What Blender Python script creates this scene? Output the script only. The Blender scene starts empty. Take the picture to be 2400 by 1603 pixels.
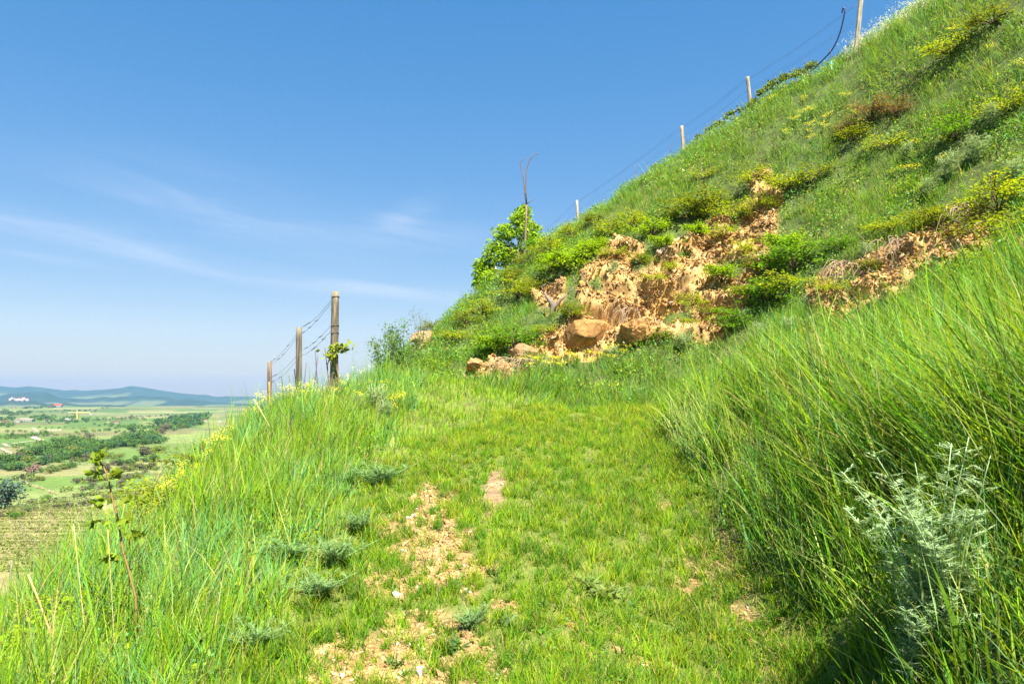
import bpy, bmesh, math, random
import numpy as np
from mathutils import Vector, Matrix, Euler
random.seed(7)
rng = np.random.default_rng(7)
sc = bpy.context.scene
COL = sc.collection
R = math.radians

# ------------------------------------------------------------------ camera
F = 1779.0; CX, CY = 1200.0, 801.5; PITCH = R(4.5); EYE = 1.6
cam = bpy.data.cameras.new('camera'); camo = bpy.data.objects.new('camera', cam); COL.objects.link(camo)
cam.sensor_width = 36; cam.lens = F / 2400 * 36; cam.clip_start = 0.05; cam.clip_end = 60000
camo.location = (0, 0, EYE); camo.rotation_euler = (R(90) + PITCH, 0, 0)
sc.camera = camo
# ------------------------------------------------------------------ sun, sky, exposure
SUN = Vector((0.28, -0.60, 1.05)).normalized()
SUN_EL = math.asin(SUN.z); SUN_AZ = math.atan2(SUN.x, SUN.y)
sl = bpy.data.lights.new('sun', 'SUN'); sl.energy = 5.0; sl.angle = R(0.5); sl.color = (1, 0.93, 0.80)
so = bpy.data.objects.new('sun', sl); COL.objects.link(so)
so.rotation_euler = SUN.to_track_quat('Z', 'Y').to_euler()
sc.view_settings.view_transform = 'Standard'; sc.view_settings.look = 'None'
sc.view_settings.exposure = 1.95; sc.view_settings.gamma = 1
w = bpy.data.worlds.new('World'); sc.world = w; w.use_nodes = True
def world():
    nt = w.node_tree; nt.nodes.clear(); N = nt.nodes.new; L = nt.links.new
    out = N('ShaderNodeOutputWorld'); bg = N('ShaderNodeBackground'); bg.inputs[1].default_value = 0.05
    sky = N('ShaderNodeTexSky'); sky.sky_type = 'NISHITA'; sky.sun_disc = False
    sky.sun_elevation = SUN_EL; sky.sun_rotation = SUN_AZ; sky.air_density = 1.25; sky.dust_density = 0.4; sky.ozone_density = 2.6
    hs = N('ShaderNodeHueSaturation'); hs.inputs['Saturation'].default_value = 2.05; hs.inputs['Value'].default_value = 1.66
    tc = N('ShaderNodeTexCoord'); sp = N('ShaderNodeSeparateXYZ')
    L(tc.outputs['Generated'], sp.inputs[0])
    def m(op, a, b=None, c=None):
        n = N('ShaderNodeMath'); n.operation = op
        for i, v in enumerate((a, b, c)):
            if v is None: continue
            if isinstance(v, (int, float)): n.inputs[i].default_value = v
            else: L(v, n.inputs[i])
        return n.outputs[0]
    az = m('ARCTAN2', sp.outputs[0], sp.outputs[1]); el = m('ARCSINE', sp.outputs[2])
    cb = N('ShaderNodeCombineXYZ')
    L(m('MULTIPLY', az, 3.0), cb.inputs[0])
    L(m('ADD', m('MULTIPLY', el, 26.0), m('MULTIPLY', az, 3.4)), cb.inputs[1])
    n1 = N('ShaderNodeTexNoise'); n1.inputs['Scale'].default_value = 1.3; n1.inputs['Detail'].default_value = 7; n1.inputs['Roughness'].default_value = .55
    n1.inputs['Distortion'].default_value = .5
    L(cb.outputs[0], n1.inputs[0])
    def band(c, wd, slope):
        d = m('DIVIDE', m('SUBTRACT', m('SUBTRACT', el, c), m('MULTIPLY', az, slope)), wd)
        return m('EXPONENT', m('MULTIPLY', m('MULTIPLY', d, d), -1.0))
    def blob(a0, e0, aw, ew, s=0.0):
        da = m('DIVIDE', m('SUBTRACT', az, a0), aw)
        de = m('DIVIDE', m('SUBTRACT', m('SUBTRACT', el, e0), m('MULTIPLY', m('SUBTRACT', az, a0), s)), ew)
        return m('EXPONENT', m('MULTIPLY', m('ADD', m('MULTIPLY', da, da), m('MULTIPLY', de, de)), -1.0))
    t = N('ShaderNodeMapRange'); t.inputs[1].default_value = .42; t.inputs[2].default_value = .75
    L(n1.outputs[0], t.inputs[0]); nz = t.outputs[0]
    s = m('MULTIPLY', blob(-.36, .160, .13, .010, -.16), .50)
    s = m('ADD', s, m('MULTIPLY', blob(-.17, .146, .15, .011, -.10), .75))
    s = m('ADD', s, m('MULTIPLY', blob(-.56, .192, .14, .016, -.10), .70))
    s = m('ADD', s, m('MULTIPLY', blob(-.60, .165, .09, .006, -.10), .5))
    s = m('ADD', s, m('MULTIPLY', blob(-.37, .235, .16, .040, -.12), .42))
    s = m('ADD', s, m('MULTIPLY', blob(-.135, .245, .035, .016, .3), .75))
    s = m('ADD', s, m('MULTIPLY', blob(-.12, .215, .13, .028, 0), .28))
    s = m('ADD', s, m('MULTIPLY', blob(-.32, .075, .5, .05, 0), .10))
    msk = m('MULTIPLY', s, m('ADD', nz, .22))
    msk = m('MINIMUM', m('MULTIPLY', msk, .62), .45)
    mx = N('ShaderNodeMix'); mx.data_type = 'RGBA'
    L(msk, mx.inputs['Factor']); gm = N('ShaderNodeGamma'); gm.inputs[1].default_value = .53; L(sky.outputs[0], gm.inputs[0]); L(gm.outputs[0], hs.inputs['Color']); 
    tn = N('ShaderNodeVectorMath'); tn.operation = 'MULTIPLY'; tn.inputs[1].default_value = (1.03, .955, 1.05); L(hs.outputs[0], tn.inputs[0]); L(tn.outputs[0], mx.inputs['A'])
    mx.inputs['B'].default_value = (4.6, 5.0, 5.8, 1)
    L(mx.outputs['Result'], bg.inputs[0]); L(bg.outputs[0], out.inputs[0])
world()

# ------------------------------------------------------------------ noise + maths helpers
def _h(ix, iy, iz, s):
    a = (ix.astype(np.int64) * 374761393 + iy.astype(np.int64) * 668265263 + iz.astype(np.int64) * 2147483647 + s * 1274126177) & 0xFFFFFFFF
    a = ((a ^ (a >> 13)) * 1274126177) & 0xFFFFFFFF
    a = ((a ^ (a >> 16)) * 2246822519) & 0xFFFFFFFF
    return ((a ^ (a >> 15)) & 0xFFFFFF) / float(0xFFFFFF)
def vnoise(x, y, z=0.0, s=0):
    x = np.asarray(x, float); y = np.asarray(y, float); z = np.asarray(z, float) + 0 * x
    ix, iy, iz = np.floor(x), np.floor(y), np.floor(z)
    fx, fy, fz = x - ix, y - iy, z - iz
    fx = fx * fx * (3 - 2 * fx); fy = fy * fy * (3 - 2 * fy); fz = fz * fz * (3 - 2 * fz)
    r = 0
    for a in (0, 1):
        for b in (0, 1):
            for c in (0, 1):
                r = r + _h(ix + a, iy + b, iz + c, s) * (fx if a else 1 - fx) * (fy if b else 1 - fy) * (fz if c else 1 - fz)
    return r
def fbm(x, y, z=0.0, o=4, s=0):
    r = 0; a = .5; t = 0
    for i in range(o):
        r = r + a * vnoise(x * 2.03**i, y * 2.03**i, np.asarray(z) * 2.03**i, s + i); t += a; a *= .5
    return r / t
def sstep(a, b, x):
    t = np.clip((x - a) / (b - a), 0, 1); return t * t * (3 - 2 * t)
cp, sp_ = math.cos(PITCH), math.sin(PITCH)
def ray(px, py):
    u = (px - CX) / F; v = (CY - py) / F
    return np.array([u, cp - v * sp_, sp_ + v * cp])
def at(px, py, Y):
    d = ray(px, py); t = Y / d[1]
    return np.array([d[0] * t, Y, EYE + d[2] * t])
def proj(x, y, z):
    dz = z - EYE
    dep = y * cp + dz * sp_; up = -y * sp_ + dz * cp
    dep = np.where(dep < .01, .01, dep)
    return CX + F * x / dep, CY - F * up / dep, dep

# ------------------------------------------------------------------ terrain function
TY = [-12, -5, 0, 3, 4.5, 6, 7.7, 9.8, 12, 14, 16]
TZ = [-.9, -.35, -.05, .0, .06, .35, .7, 1.05, 1.32, 1.5, 1.72]
trk = lambda y: np.interp(y, TY, TZ)
P = []
for y in (-12, -5, 0, 3, 4.5, 6, 7.7, 9.8, 12):
    z = float(trk(y))
    for x, dz in ((-1.6, 0), (-.6, -.02), (.6, .03), (1.75, 0), (-2.6, .02), (-3.5, -.2), (-4.7, -1.1), (-7, -3.3), (-12, -7.5)):
        if y >= 12 and x < -1: continue
        if x < -2: dz -= .38 * (y < 7) * min(1, (-x - 2.2) / 1.2) * (1 if y < 5.5 else .7)
        if x < -2 and 7 <= y < 9: dz -= .14
        P.append((x, y, z + dz))
    if y < 10:
        k = 1 if y < 8 else .9
        for x, dz in ((2.35, .68), (3.1, 1.25 * k - .035 * max(y - 5, 0)), (3.9, 1.5 * k - .06 * max(y - 5, 0)), (5.4, 1.85 - .06 * max(y - 5, 0)), (8, 3.5), (13, 7.5)):
            P.append((x, y, z * .55 + .25 + dz))
P += [(-2.7, 12, 1.45), (-3.9, 12, 1.1), (-2.1, 13.2, 1.72), (-1.0, 12.5, 1.6), (-5.5, 12.5, -.6), (-9, 13, -3.6), (-14, 14, -8),
      (.8, 13.8, 1.5), (2.2, 14, 1.52), (3.6, 13.6, 1.6), (5.2, 12.2, 2.0), (3.3, 11.4, 1.45), (2.6, 10.8, 1.3), (6.3, 10.6, 2.7),
      (-.5, 16, 1.95), (2, 16.2, 1.95), (4.5, 15.5, 2.2), (-2.4, 16, 1.9), (-4.5, 16, .3), (-8, 17, -3.2)]
for px, py, Y in [(1080, 885, 18), (1220, 852, 17.8), (1400, 845, 17.6), (1520, 805, 17.4), (1650, 800, 17), (1780, 770, 16.2), (1900, 735, 15.2),
                  (2020, 745, 14), (2150, 680, 13), (2400, 560, 11.3), (2700, 420, 10),
                  (1330, 700, 19.4), (1250, 720, 19.8), (1380, 620, 20.4), (1470, 565, 20.9), (1560, 640, 19.3), (1600, 560, 20.4), (1700, 500, 20.6), (1650, 680, 18.6),
                  (1760, 560, 19), (1820, 620, 17.6), (1800, 410, 20.6), (1930, 640, 16.4), (2050, 590, 15.6), (2180, 540, 14.9), (2330, 530, 13.2),
                  (1100, 800, 20.5), (1000, 830, 19.6), (950, 845, 18.8), (1180, 740, 21.2),
                  (2000, 480, 17.6), (2100, 400, 17.6), (2250, 400, 15.8), (2400, 350, 14.6), (2400, 150, 16.2), (2200, 200, 18.2), (2000, 250, 20), (1900, 330, 20.3),
                  (1600, 440, 22.4), (1450, 490, 23), (1300, 600, 22.6), (1200, 680, 22.2),
                  (955, 815, 20.5), (1010, 770, 21.6), (1120, 680, 23.5), (1250, 582, 24.8), (1380, 500, 25), (1500, 415, 25), (1620, 350, 24.8), (1750, 262, 24),
                  (1880, 185, 23), (2000, 118, 22), (2150, 20, 20.6), (2300, -70, 19.4), (2500, -200, 18)]:
    p = at(px, py, Y); P.append((p[0], p[1], p[2] - .12))
for px, py, Y in [(1010, 770, 21.6), (1120, 680, 23.5), (1250, 582, 24.8), (1380, 500, 25), (1500, 415, 25), (1620, 350, 24.8), (1750, 262, 24),
                  (1880, 185, 23), (2000, 118, 22), (2150, 20, 20.6), (2300, -70, 19.4), (2500, -200, 18)]:
    p = at(px, py, Y); P.append((p[0] + .6, p[1] + 3.5, p[2] + .12)); P.append((p[0] + 2.5, p[1] + 12, p[2] + .4))
P += [(-5, 22, .6), (-4.5, 26, 1.2), (-9, 26, -2.6), (-14, 30, -7), (-3, 34, 2.2), (-8, 45, -2.5), (-20, 20, -12), (-22, 0, -13), (-22, -12, -13),
      (30, 0, 17), (30, 20, 20), (30, 45, 20), (20, -12, 12), (10, 60, 6), (-20, 60, -13), (40, 80, 12), (0, 90, -12), (-40, 40, -21),
      (-40, 0, -21), (-40, -30, -20), (-40, 90, -23), (80, 0, 32), (80, 80, 25), (20, -60, 5), (-70, 0, -26.5), (-70, 60, -26.5), (-70, 120, -27),
      (0, 150, -24), (80, 160, 0), (-70, -60, -26), (60, -60, 20), (130, 40, 38)]
P = np.array(P, float)
CC = .8
D = np.hypot(P[:, None, 0] - P[None, :, 0], P[:, None, 1] - P[None, :, 1])
n = len(P)
A = np.zeros((n + 3, n + 3)); A[:n, :n] = np.sqrt(D**2 + CC * CC) - .03 * np.eye(n)
A[:n, n] = 1; A[:n, n + 1] = P[:, 0]; A[:n, n + 2] = P[:, 1]; A[n:, :n] = A[:n, n:].T
Wt = np.linalg.solve(A, np.r_[P[:, 2], 0, 0, 0])
def rbf(x, y):
    x = np.asarray(x, float); y = np.asarray(y, float); sh = x.shape; x = x.ravel(); y = y.ravel(); out = np.empty_like(x)
    for i in range(0, len(x), 40000):
        a = x[i:i+40000]; b = y[i:i+40000]
        r = np.sqrt((a[:, None] - P[:, 0])**2 + (b[:, None] - P[:, 1])**2 + CC * CC)
        out[i:i+40000] = r @ Wt[:n] + Wt[n] + Wt[n+1] * a + Wt[n+2] * b
    return out.reshape(sh)
def valley(x, y):
    r = np.hypot(x, y)
    z = -27.5 - 5 * sstep(130, 420, r) + 3.5 * (fbm(x / 260, y / 260, s=5, o=3) - .5) * sstep(120, 400, r)
    z = z + 10 * sstep(2400, 4200, r) * (.5 + fbm(x / 900, y / 900, s=9, o=3))
    return z
def Hfar(x, y):
    x = np.asarray(x, float); y = np.asarray(y, float)
    k = sstep(75, 120, np.hypot(x * .9, y * .75) + np.maximum(x, 0) * -.25)
    return rbf(x, y) * (1 - k) + valley(x, y) * k
GX0, GX1, GY0, GY1, GS = -14.0, 20.0, -6.0, 42.0, .1
gx = np.arange(GX0, GX1 + GS, GS); gy = np.arange(GY0, GY1 + GS, GS)
MX, MY = np.meshgrid(gx, gy)
HG = rbf(MX, MY)
trackw = sstep(-2.4, -1.5, MX) * (1 - sstep(1.6, 2.2, MX)) * (1 - sstep(11, 13, MY))
HG = HG + (fbm(MX * .8, MY * .8, s=3, o=3) - .5) * (.32 - .24 * trackw) + (fbm(MX * 4, MY * 4, s=4, o=2) - .5) * .05
def bil(G, x, y):
    u = np.clip((np.asarray(x, float) - GX0) / GS, 0, len(gx) - 1.001); v = np.clip((np.asarray(y, float) - GY0) / GS, 0, len(gy) - 1.001)
    i = u.astype(int); j = v.astype(int); a = u - i; b = v - j
    return G[j, i] * (1-a) * (1-b) + G[j, i+1] * a * (1-b) + G[j+1, i] * (1-a) * b + G[j+1, i+1] * a * b
def Hn(x, y): return bil(HG, x, y)
def hit(px, py, near=True, y0=2.5, y1=42):
    d = ray(px, py)
    t = np.arange(y0, y1, .04) if near else np.geomspace(70, 9000, 3000)
    t = t / d[1]
    X, Y, Z = d[0] * t, d[1] * t, EYE + d[2] * t
    h = Hn(X, Y) if near else Hfar(X, Y)
    k = np.nonzero(Z < h)[0]
    if len(k) == 0: k = [np.argmin(Z - h)]
    k = k[0]
    return np.array([X[k], Y[k], h[k]])
def verge(px, py):
    p = hit(px, py)
    if px < 760 and py > 800:
        Y = float(np.interp(px, [0, 125, 250, 400, 500, 620, 760], [4.7, 5.2, 6.2, 8.0, 9.4, 11, 12.2]))
        if p[1] > Y + 1.2: x = at(px, py, Y)[0]; p = np.array([x, Y, float(Hn(x, Y))])
    return p
def inpoly(x, y, poly):
    c = np.zeros(np.shape(x), bool); m = len(poly); j = m - 1
    for i in range(m):
        xi, yi = poly[i][:2]; xj, yj = poly[j][:2]
        c ^= ((yi > y) != (yj > y)) & (x < (xj - xi) * (y - yi) / (yj - yi + 1e-12) + xi); j = i
    return c
def gridmask(polys, blur=1):
    m = np.zeros(MX.shape)
    for pl in polys:
        w_ = [hit(*q) for q in pl]; m = np.maximum(m, inpoly(MX, MY, w_).astype(float))
    for _ in range(blur):
        m = (m + np.roll(m, 1, 0) + np.roll(m, -1, 0) + np.roll(m, 1, 1) + np.roll(m, -1, 1)) / 5
    return m
ROCK = gridmask([
    [(1212, 838), (1264, 789), (1316, 765), (1345, 720), (1356, 673), (1380, 621), (1442, 569), (1478, 566), (1509, 585), (1545, 600), (1590, 562), (1647, 540),
     (1690, 500), (1750, 470), (1825, 510), (1815, 575), (1770, 640), (1742, 710), (1706, 750), (1680, 800), (1631, 800), (1518, 800), (1430, 822), (1325, 850), (1221, 850)],
    [(1890, 655), (1966, 619), (2022, 610), (2099, 560), (2176, 546), (2317, 540), (2330, 590), (2264, 620), (2160, 665), (2110, 700), (2020, 748), (1924, 745), (1890, 700)],
    [(1085, 885), (1105, 856), (1160, 850), (1235, 872), (1200, 892)],
    [(1765, 480), (1755, 415), (1805, 400), (1832, 452), (1830, 500)],
    [(1250, 700), (1290, 660), (1330, 640), (1320, 720), (1270, 740)],
    [(960, 815), (985, 790), (1020, 780), (1010, 800), (975, 820)]], 2)
ROCK = ROCK * sstep(.27, .37, fbm(MX * 1.5, MY * 1.5, HG * 1.5, s=20, o=3))
SHADEHOLE = [(hit(1450, 735), .55), (hit(1560, 700), .45), (hit(1500, 760), .35), (hit(1290, 750), .3), (hit(1700, 720), .3)]
BP0 = hit(1140, 1208, y0=4); BP1 = hit(1172, 1108, y0=4); BPC = (BP0 + BP1) / 2; BPL = abs(BP1[1] - BP0[1]) / 2
def bpatch(x, y): return np.hypot((x - BPC[0] - (y - BPC[1]) * .03) / .115, (y - BPC[1]) / BPL)
def worn(x, y):
    g = np.exp(-((x + .68 + .03 * (y - 4.5)) / (.60 - .055 * (y - 4.5)).clip(.2, 1))**2) * (1 - sstep(7.2, 8.6, y)) * 1.15
    g = g + .40 * np.exp(-((x - .25) / .8)**2) * (1 - sstep(4.6, 6.6, y))
    g = g + .52 * np.exp(-((x - 1.42) / .24)**2) * sstep(4.6, 5.4, y) * (1 - sstep(7.2, 8.2, y))
    nz = fbm(x * 4.4, y * 3.2, s=21, o=4)
    w_ = sstep(.45, .66, g * .55 + nz * 1.1 - .44)
    e = bpatch(x, y) + (fbm(x * 11, y * 5, s=22, o=3) - .5) * 1.1
    w_ = np.maximum(w_, 1 - sstep(.85, 1.1, e))
    return w_
# ------------------------------------------------------------------ materials
def newmat(name):
    m = bpy.data.materials.new(name); m.use_nodes = True; m.node_tree.nodes.clear()
    return m, m.node_tree.nodes.new, m.node_tree.links.new
def leaf_mat(name, trans=.42, rough=.5, scale=30, spec=.35, var=.25, up=.35):
    m, N, L = newmat(name)
    out = N('ShaderNodeOutputMaterial'); a = N('ShaderNodeAttribute'); a.attribute_name = 'col'
    tc = N('ShaderNodeTexCoord'); nz = N('ShaderNodeTexNoise'); nz.inputs['Scale'].default_value = scale; L(tc.outputs['Object'], nz.inputs[0])
    mr = N('ShaderNodeMapRange'); mr.inputs[1].default_value = .3; mr.inputs[2].default_value = .7; mr.inputs[3].default_value = 1 - var; mr.inputs[4].default_value = 1 + var
    L(nz.outputs[0], mr.inputs[0])
    mu = N('ShaderNodeVectorMath'); mu.operation = 'SCALE'; L(a.outputs['Color'], mu.inputs[0]); L(mr.outputs[0], mu.inputs['Scale'])
    p = N('ShaderNodeBsdfPrincipled'); p.inputs['Roughness'].default_value = rough; p.inputs['Specular IOR Level'].default_value = spec
    L(mu.outputs[0], p.inputs['Base Color'])
    t = N('ShaderNodeBsdfTranslucent')
    g = N('ShaderNodeVectorMath'); g.operation = 'MULTIPLY'; g.inputs[1].default_value = (1.55, 1.45, .8); L(mu.outputs[0], g.inputs[0]); L(g.outputs[0], t.inputs[0])
    mx = N('ShaderNodeMixShader'); mx.inputs[0].default_value = trans; L(p.outputs[0], mx.inputs[1]); L(t.outputs[0], mx.inputs[2])
    ge = N('ShaderNodeNewGeometry'); nm = N('ShaderNodeMix'); nm.data_type = 'VECTOR'; nm.inputs['Factor'].default_value = up; nm.inputs['B'].default_value = (0, 0, 1)
    L(ge.outputs['Normal'], nm.inputs['A']); vn = N('ShaderNodeVectorMath'); vn.operation = 'NORMALIZE'; L(nm.outputs['Result'], vn.inputs[0])
    L(vn.outputs[0], p.inputs['Normal']); L(ge.outputs['Normal'], t.inputs['Normal'])
    L(mx.outputs[0], out.inputs[0]); return m
def solid_mat(name, scale=8, rough=.9, bump=.3, var=.35, stretch=(1, 1, 1), tint=None, spec=.25, bscale=None):
    """opaque procedural material: vertex colour (or a tint) broken up by two noises, with bump"""
    m, N, L = newmat(name)
    out = N('ShaderNodeOutputMaterial'); tc = N('ShaderNodeTexCoord'); mp = N('ShaderNodeMapping'); mp.inputs['Scale'].default_value = stretch
    L(tc.outputs['Object'], mp.inputs[0])
    nz = N('ShaderNodeTexNoise'); nz.inputs['Scale'].default_value = scale; nz.inputs['Detail'].default_value = 8; nz.inputs['Roughness'].default_value = .65; L(mp.outputs[0], nz.inputs[0])
    mr = N('ShaderNodeMapRange'); mr.inputs[1].default_value = .3; mr.inputs[2].default_value = .7; mr.inputs[3].default_value = 1 - var; mr.inputs[4].default_value = 1 + var
    L(nz.outputs[0], mr.inputs[0])
    mu = N('ShaderNodeVectorMath'); mu.operation = 'SCALE'; L(mr.outputs[0], mu.inputs['Scale'])
    if tint: mu.inputs[0].default_value = tint
    else:
        a = N('ShaderNodeAttribute'); a.attribute_name = 'col'; L(a.outputs['Color'], mu.inputs[0])
    p = N('ShaderNodeBsdfPrincipled'); p.inputs['Roughness'].default_value = rough; p.inputs['Specular IOR Level'].default_value = spec
    L(mu.outputs[0], p.inputs['Base Color'])
    b = N('ShaderNodeBump'); b.inputs['Strength'].default_value = bump; b.inputs['Distance'].default_value = .02
    n2 = N('ShaderNodeTexNoise'); n2.inputs['Scale'].default_value = bscale or scale * 4; n2.inputs['Detail'].default_value = 5; L(mp.outputs[0], n2.inputs[0])
    L(n2.outputs[0], b.inputs['Height']); L(b.outputs[0], p.inputs['Normal']); L(p.outputs[0], out.inputs[0]); return m
M_grass = leaf_mat('grass_blades', .45, .55, 3, .14, .2, .5)
M_leaf = leaf_mat('leaves', .42, .5, 6, .2)
M_silver = leaf_mat('silver_leaves', .3, .7, 20, .15)
M_petal = leaf_mat('petals', .4, .7, 20, .1, .1)
M_ground = solid_mat('hillside_earth', 6, .95, .8, .3, bscale=28)
M_stone = solid_mat('stone', 5, .9, .7, .3, bscale=30)
M_wood = solid_mat('weathered_wood', 6, .9, 1.0, .75, (7, 7, .45), bscale=16)
M_bark = solid_mat('bark', 14, .9, .6, .35)
M_stem = solid_mat('stems', 30, .7, .1, .2)
M_metal = solid_mat('rusty_wire', 40, .5, .2, .4, tint=(.07, .06, .055), spec=.5)
M_pipe = solid_mat('blue_black_pipe', 20, .35, .05, .15, tint=(.012, .014, .07), spec=.5)
M_guard = solid_mat('green_plastic', 20, .4, .05, .15, tint=(.03, .22, .19), spec=.5)
M_far = leaf_mat('far_foliage', .15, .8, .5, .1, .3)
M_farsolid = solid_mat('valley_surface', .22, .95, 0, .30)
M_wall = solid_mat('plaster', .3, .85, 0, .08)

# ------------------------------------------------------------------ mesh helpers
class MB:
    def __init__(s): s.v = []; s.f = []; s.c = []; s.n = 0
    def add(s, v, faces, c):
        v = np.asarray(v, float).reshape(-1, 3); c = np.asarray(c, float)
        if c.ndim == 1: c = np.tile(c[:3], (len(v), 1))
        s.v.append(v); s.c.append(c)
        for f in (faces if isinstance(faces, list) else [faces]):
            f = np.asarray(f, np.int64)
            if f.size: s.f.append(f + s.n)
        s.n += len(v)
    def build(s, name, mat, parent=None, smooth=True, origin=None):
        me = bpy.data.meshes.new(name)
        v = np.concatenate(s.v); c = np.concatenate(s.c)
        if origin is not None: v = v - np.asarray(origin, float)
        me.vertices.add(len(v)); me.vertices.foreach_set('co', v.astype(np.float32).ravel())
        loops = np.concatenate([f.ravel() for f in s.f]); tot = np.concatenate([np.full(len(f), f.shape[1]) for f in s.f])
        me.loops.add(len(loops)); me.loops.foreach_set('vertex_index', loops.astype(np.int32))
        me.polygons.add(len(tot)); st = np.r_[0, np.cumsum(tot)[:-1]]
        me.polygons.foreach_set('loop_start', st.astype(np.int32)); me.polygons.foreach_set('loop_total', tot.astype(np.int32))
        me.polygons.foreach_set('use_smooth', np.full(len(tot), smooth))
        at_ = me.color_attributes.new('col', 'FLOAT_COLOR', 'POINT')
        at_.data.foreach_set('color', np.c_[np.clip(c, 0, 1), np.ones(len(c))].astype(np.float32).ravel())
        me.update(calc_edges=True); me.materials.append(mat)
        o = bpy.data.objects.new(name, me); COL.objects.link(o)
        if parent: o.parent = parent
        elif origin is not None: o.location = origin
        return o
def tag(o, label=None, cat=None, group=None, kind=None):
    if label: o['label'] = label
    if cat: o['category'] = cat
    if group: o['group'] = group
    if kind: o['kind'] = kind
    return o
def empty(name, loc, label, cat, group=None, rz=0, s=1):
    o = bpy.data.objects.new(name, None); COL.objects.link(o); o.empty_display_size = .1
    o.location = loc; o.rotation_euler = (0, 0, rz); o.scale = (s, s, s); return tag(o, label, cat, group)
def dup(root, loc, rz=0, s=1, label=None, group=None, tilt=None):
    r = root.copy(); COL.objects.link(r); r.location = loc; r.rotation_euler = (tilt[0] if tilt else 0, tilt[1] if tilt else 0, rz)
    r.scale = s if isinstance(s, tuple) else (s, s, s)
    if label: r['label'] = label
    if group: r['group'] = group
    for ch in list(root.children):
        c = ch.copy(); COL.objects.link(c); c.parent = r
    return r
def jit(c, k, amt=.15, hue=.06):
    c = np.asarray(c, float); b = 1 + rng.normal(0, amt, (k, 1)); h = 1 + rng.normal(0, hue, (k, 3))
    return np.clip(np.tile(c, (k, 1)) * b * h if c.ndim == 1 else c * b * h, 0, 1)
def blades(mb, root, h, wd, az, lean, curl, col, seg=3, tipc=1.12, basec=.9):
    """curved grass blades: root (n,3); h,wd,az,lean,curl (n,); col (n,3)"""
    k = len(root)
    if k == 0: return
    h, wd, az, lean, curl = [np.broadcast_to(np.asarray(a, float), (k,)) for a in (h, wd, az, lean, curl)]
    d = np.c_[np.cos(az), np.sin(az), np.zeros(k)]
    fa = rng.uniform(0, math.pi, k); side = np.c_[np.cos(fa), np.sin(fa), np.zeros(k)]
    pos = root.copy(); V = []; C = []
    for i in range(seg + 1):
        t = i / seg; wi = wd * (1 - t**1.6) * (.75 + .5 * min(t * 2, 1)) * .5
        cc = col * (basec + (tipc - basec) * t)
        if i < seg: V += [pos - side * wi[:, None], pos + side * wi[:, None]]; C += [cc, cc]
        else: V += [pos]; C += [cc]
        a = lean + curl * (t + .5 / seg)
        pos = pos + (d * np.sin(a)[:, None] + np.c_[np.zeros(k), np.zeros(k), np.cos(a)]) * (h / seg)[:, None]
    m = 2 * seg + 1
    V = np.stack(V, 1).reshape(-1, 3); C = np.stack(C, 1).reshape(-1, 3)
    b = (np.arange(k) * m)[:, None]
    fs = []
    if seg > 1: fs.append(np.concatenate([b + np.array([2*i, 2*i+1, 2*i+3, 2*i+2]) for i in range(seg - 1)]))
    fs.append(b + np.array([2*seg-2, 2*seg-1, 2*seg]))
    mb.add(V, fs, C)
def leaves(mb, pos, size, col, up=.6, aspect=.55, dirs=None):
    """folded diamond leaves; up = how horizontal they lie"""
    k = len(pos)
    if k == 0: return
    size = np.broadcast_to(np.asarray(size, float), (k,))[:, None]
    nrm = rng.normal(0, 1, (k, 3)); nrm /= np.linalg.norm(nrm, axis=1)[:, None]; nrm = nrm * (1 - up) + np.array([0, 0, 1.]) * up
    nrm /= np.linalg.norm(nrm, axis=1)[:, None]
    d = rng.normal(0, 1, (k, 3)) if dirs is None else dirs + rng.normal(0, .35, (k, 3))
    d -= (d * nrm).sum(1)[:, None] * nrm; d /= np.linalg.norm(d, axis=1)[:, None] + 1e-9
    s = np.cross(nrm, d)
    a = pos; b = pos + d * size * .45 + s * size * aspect * .5 + nrm * size * .1; c = pos + d * size; e = pos + d * size * .45 - s * size * aspect * .5 + nrm * size * .1
    V = np.stack([a, b, c, e], 1).reshape(-1, 3); q = (np.arange(k) * 4)[:, None]
    mb.add(V, [np.concatenate([q + np.array([0, 1, 2]), q + np.array([0, 2, 3])])], np.repeat(col, 4, 0))
def tube(mb, pts, rad, col, n=6, cap=True):
    pts = np.asarray(pts, float); k = len(pts); rad = np.broadcast_to(np.asarray(rad, float), (k,))
    tg = np.gradient(pts, axis=0); tg /= np.linalg.norm(tg, axis=1)[:, None] + 1e-9
    ref = np.array([1., 0, 0]) if abs(tg[0][0]) < .8 else np.array([0, 1., 0])
    V = []
    an = np.arange(n) / n * 2 * math.pi
    for i in range(k):
        u = np.cross(tg[i], ref); u /= np.linalg.norm(u) + 1e-9; v = np.cross(tg[i], u)
        V.append(pts[i] + rad[i] * (np.cos(an)[:, None] * u + np.sin(an)[:, None] * v))
    f = [[i*n+j, i*n+(j+1) % n, (i+1)*n+(j+1) % n, (i+1)*n+j] for i in range(k-1) for j in range(n)]
    fs = [np.array(f)]
    if cap: fs += [np.array([list(range(n))[::-1]]), np.array([[(k-1)*n+j for j in range(n)]])]
    mb.add(np.concatenate(V), fs, col)
def box(mb, c, s, col, rz=0, roof=0):
    x, y, z = s[0] / 2, s[1] / 2, s[2]
    v = np.array([(-x, -y, 0), (x, -y, 0), (x, y, 0), (-x, y, 0), (-x, -y, z), (x, -y, z), (x, y, z), (-x, y, z)])
    ca, sa = math.cos(rz), math.sin(rz); v = v @ np.array([[ca, sa, 0], [-sa, ca, 0], [0, 0, 1]]) + np.asarray(c, float)
    mb.add(v, [np.array([(0, 3, 2, 1), (4, 5, 6, 7), (0, 1, 5, 4), (1, 2, 6, 5), (2, 3, 7, 6), (3, 0, 4, 7)])], col)
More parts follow.
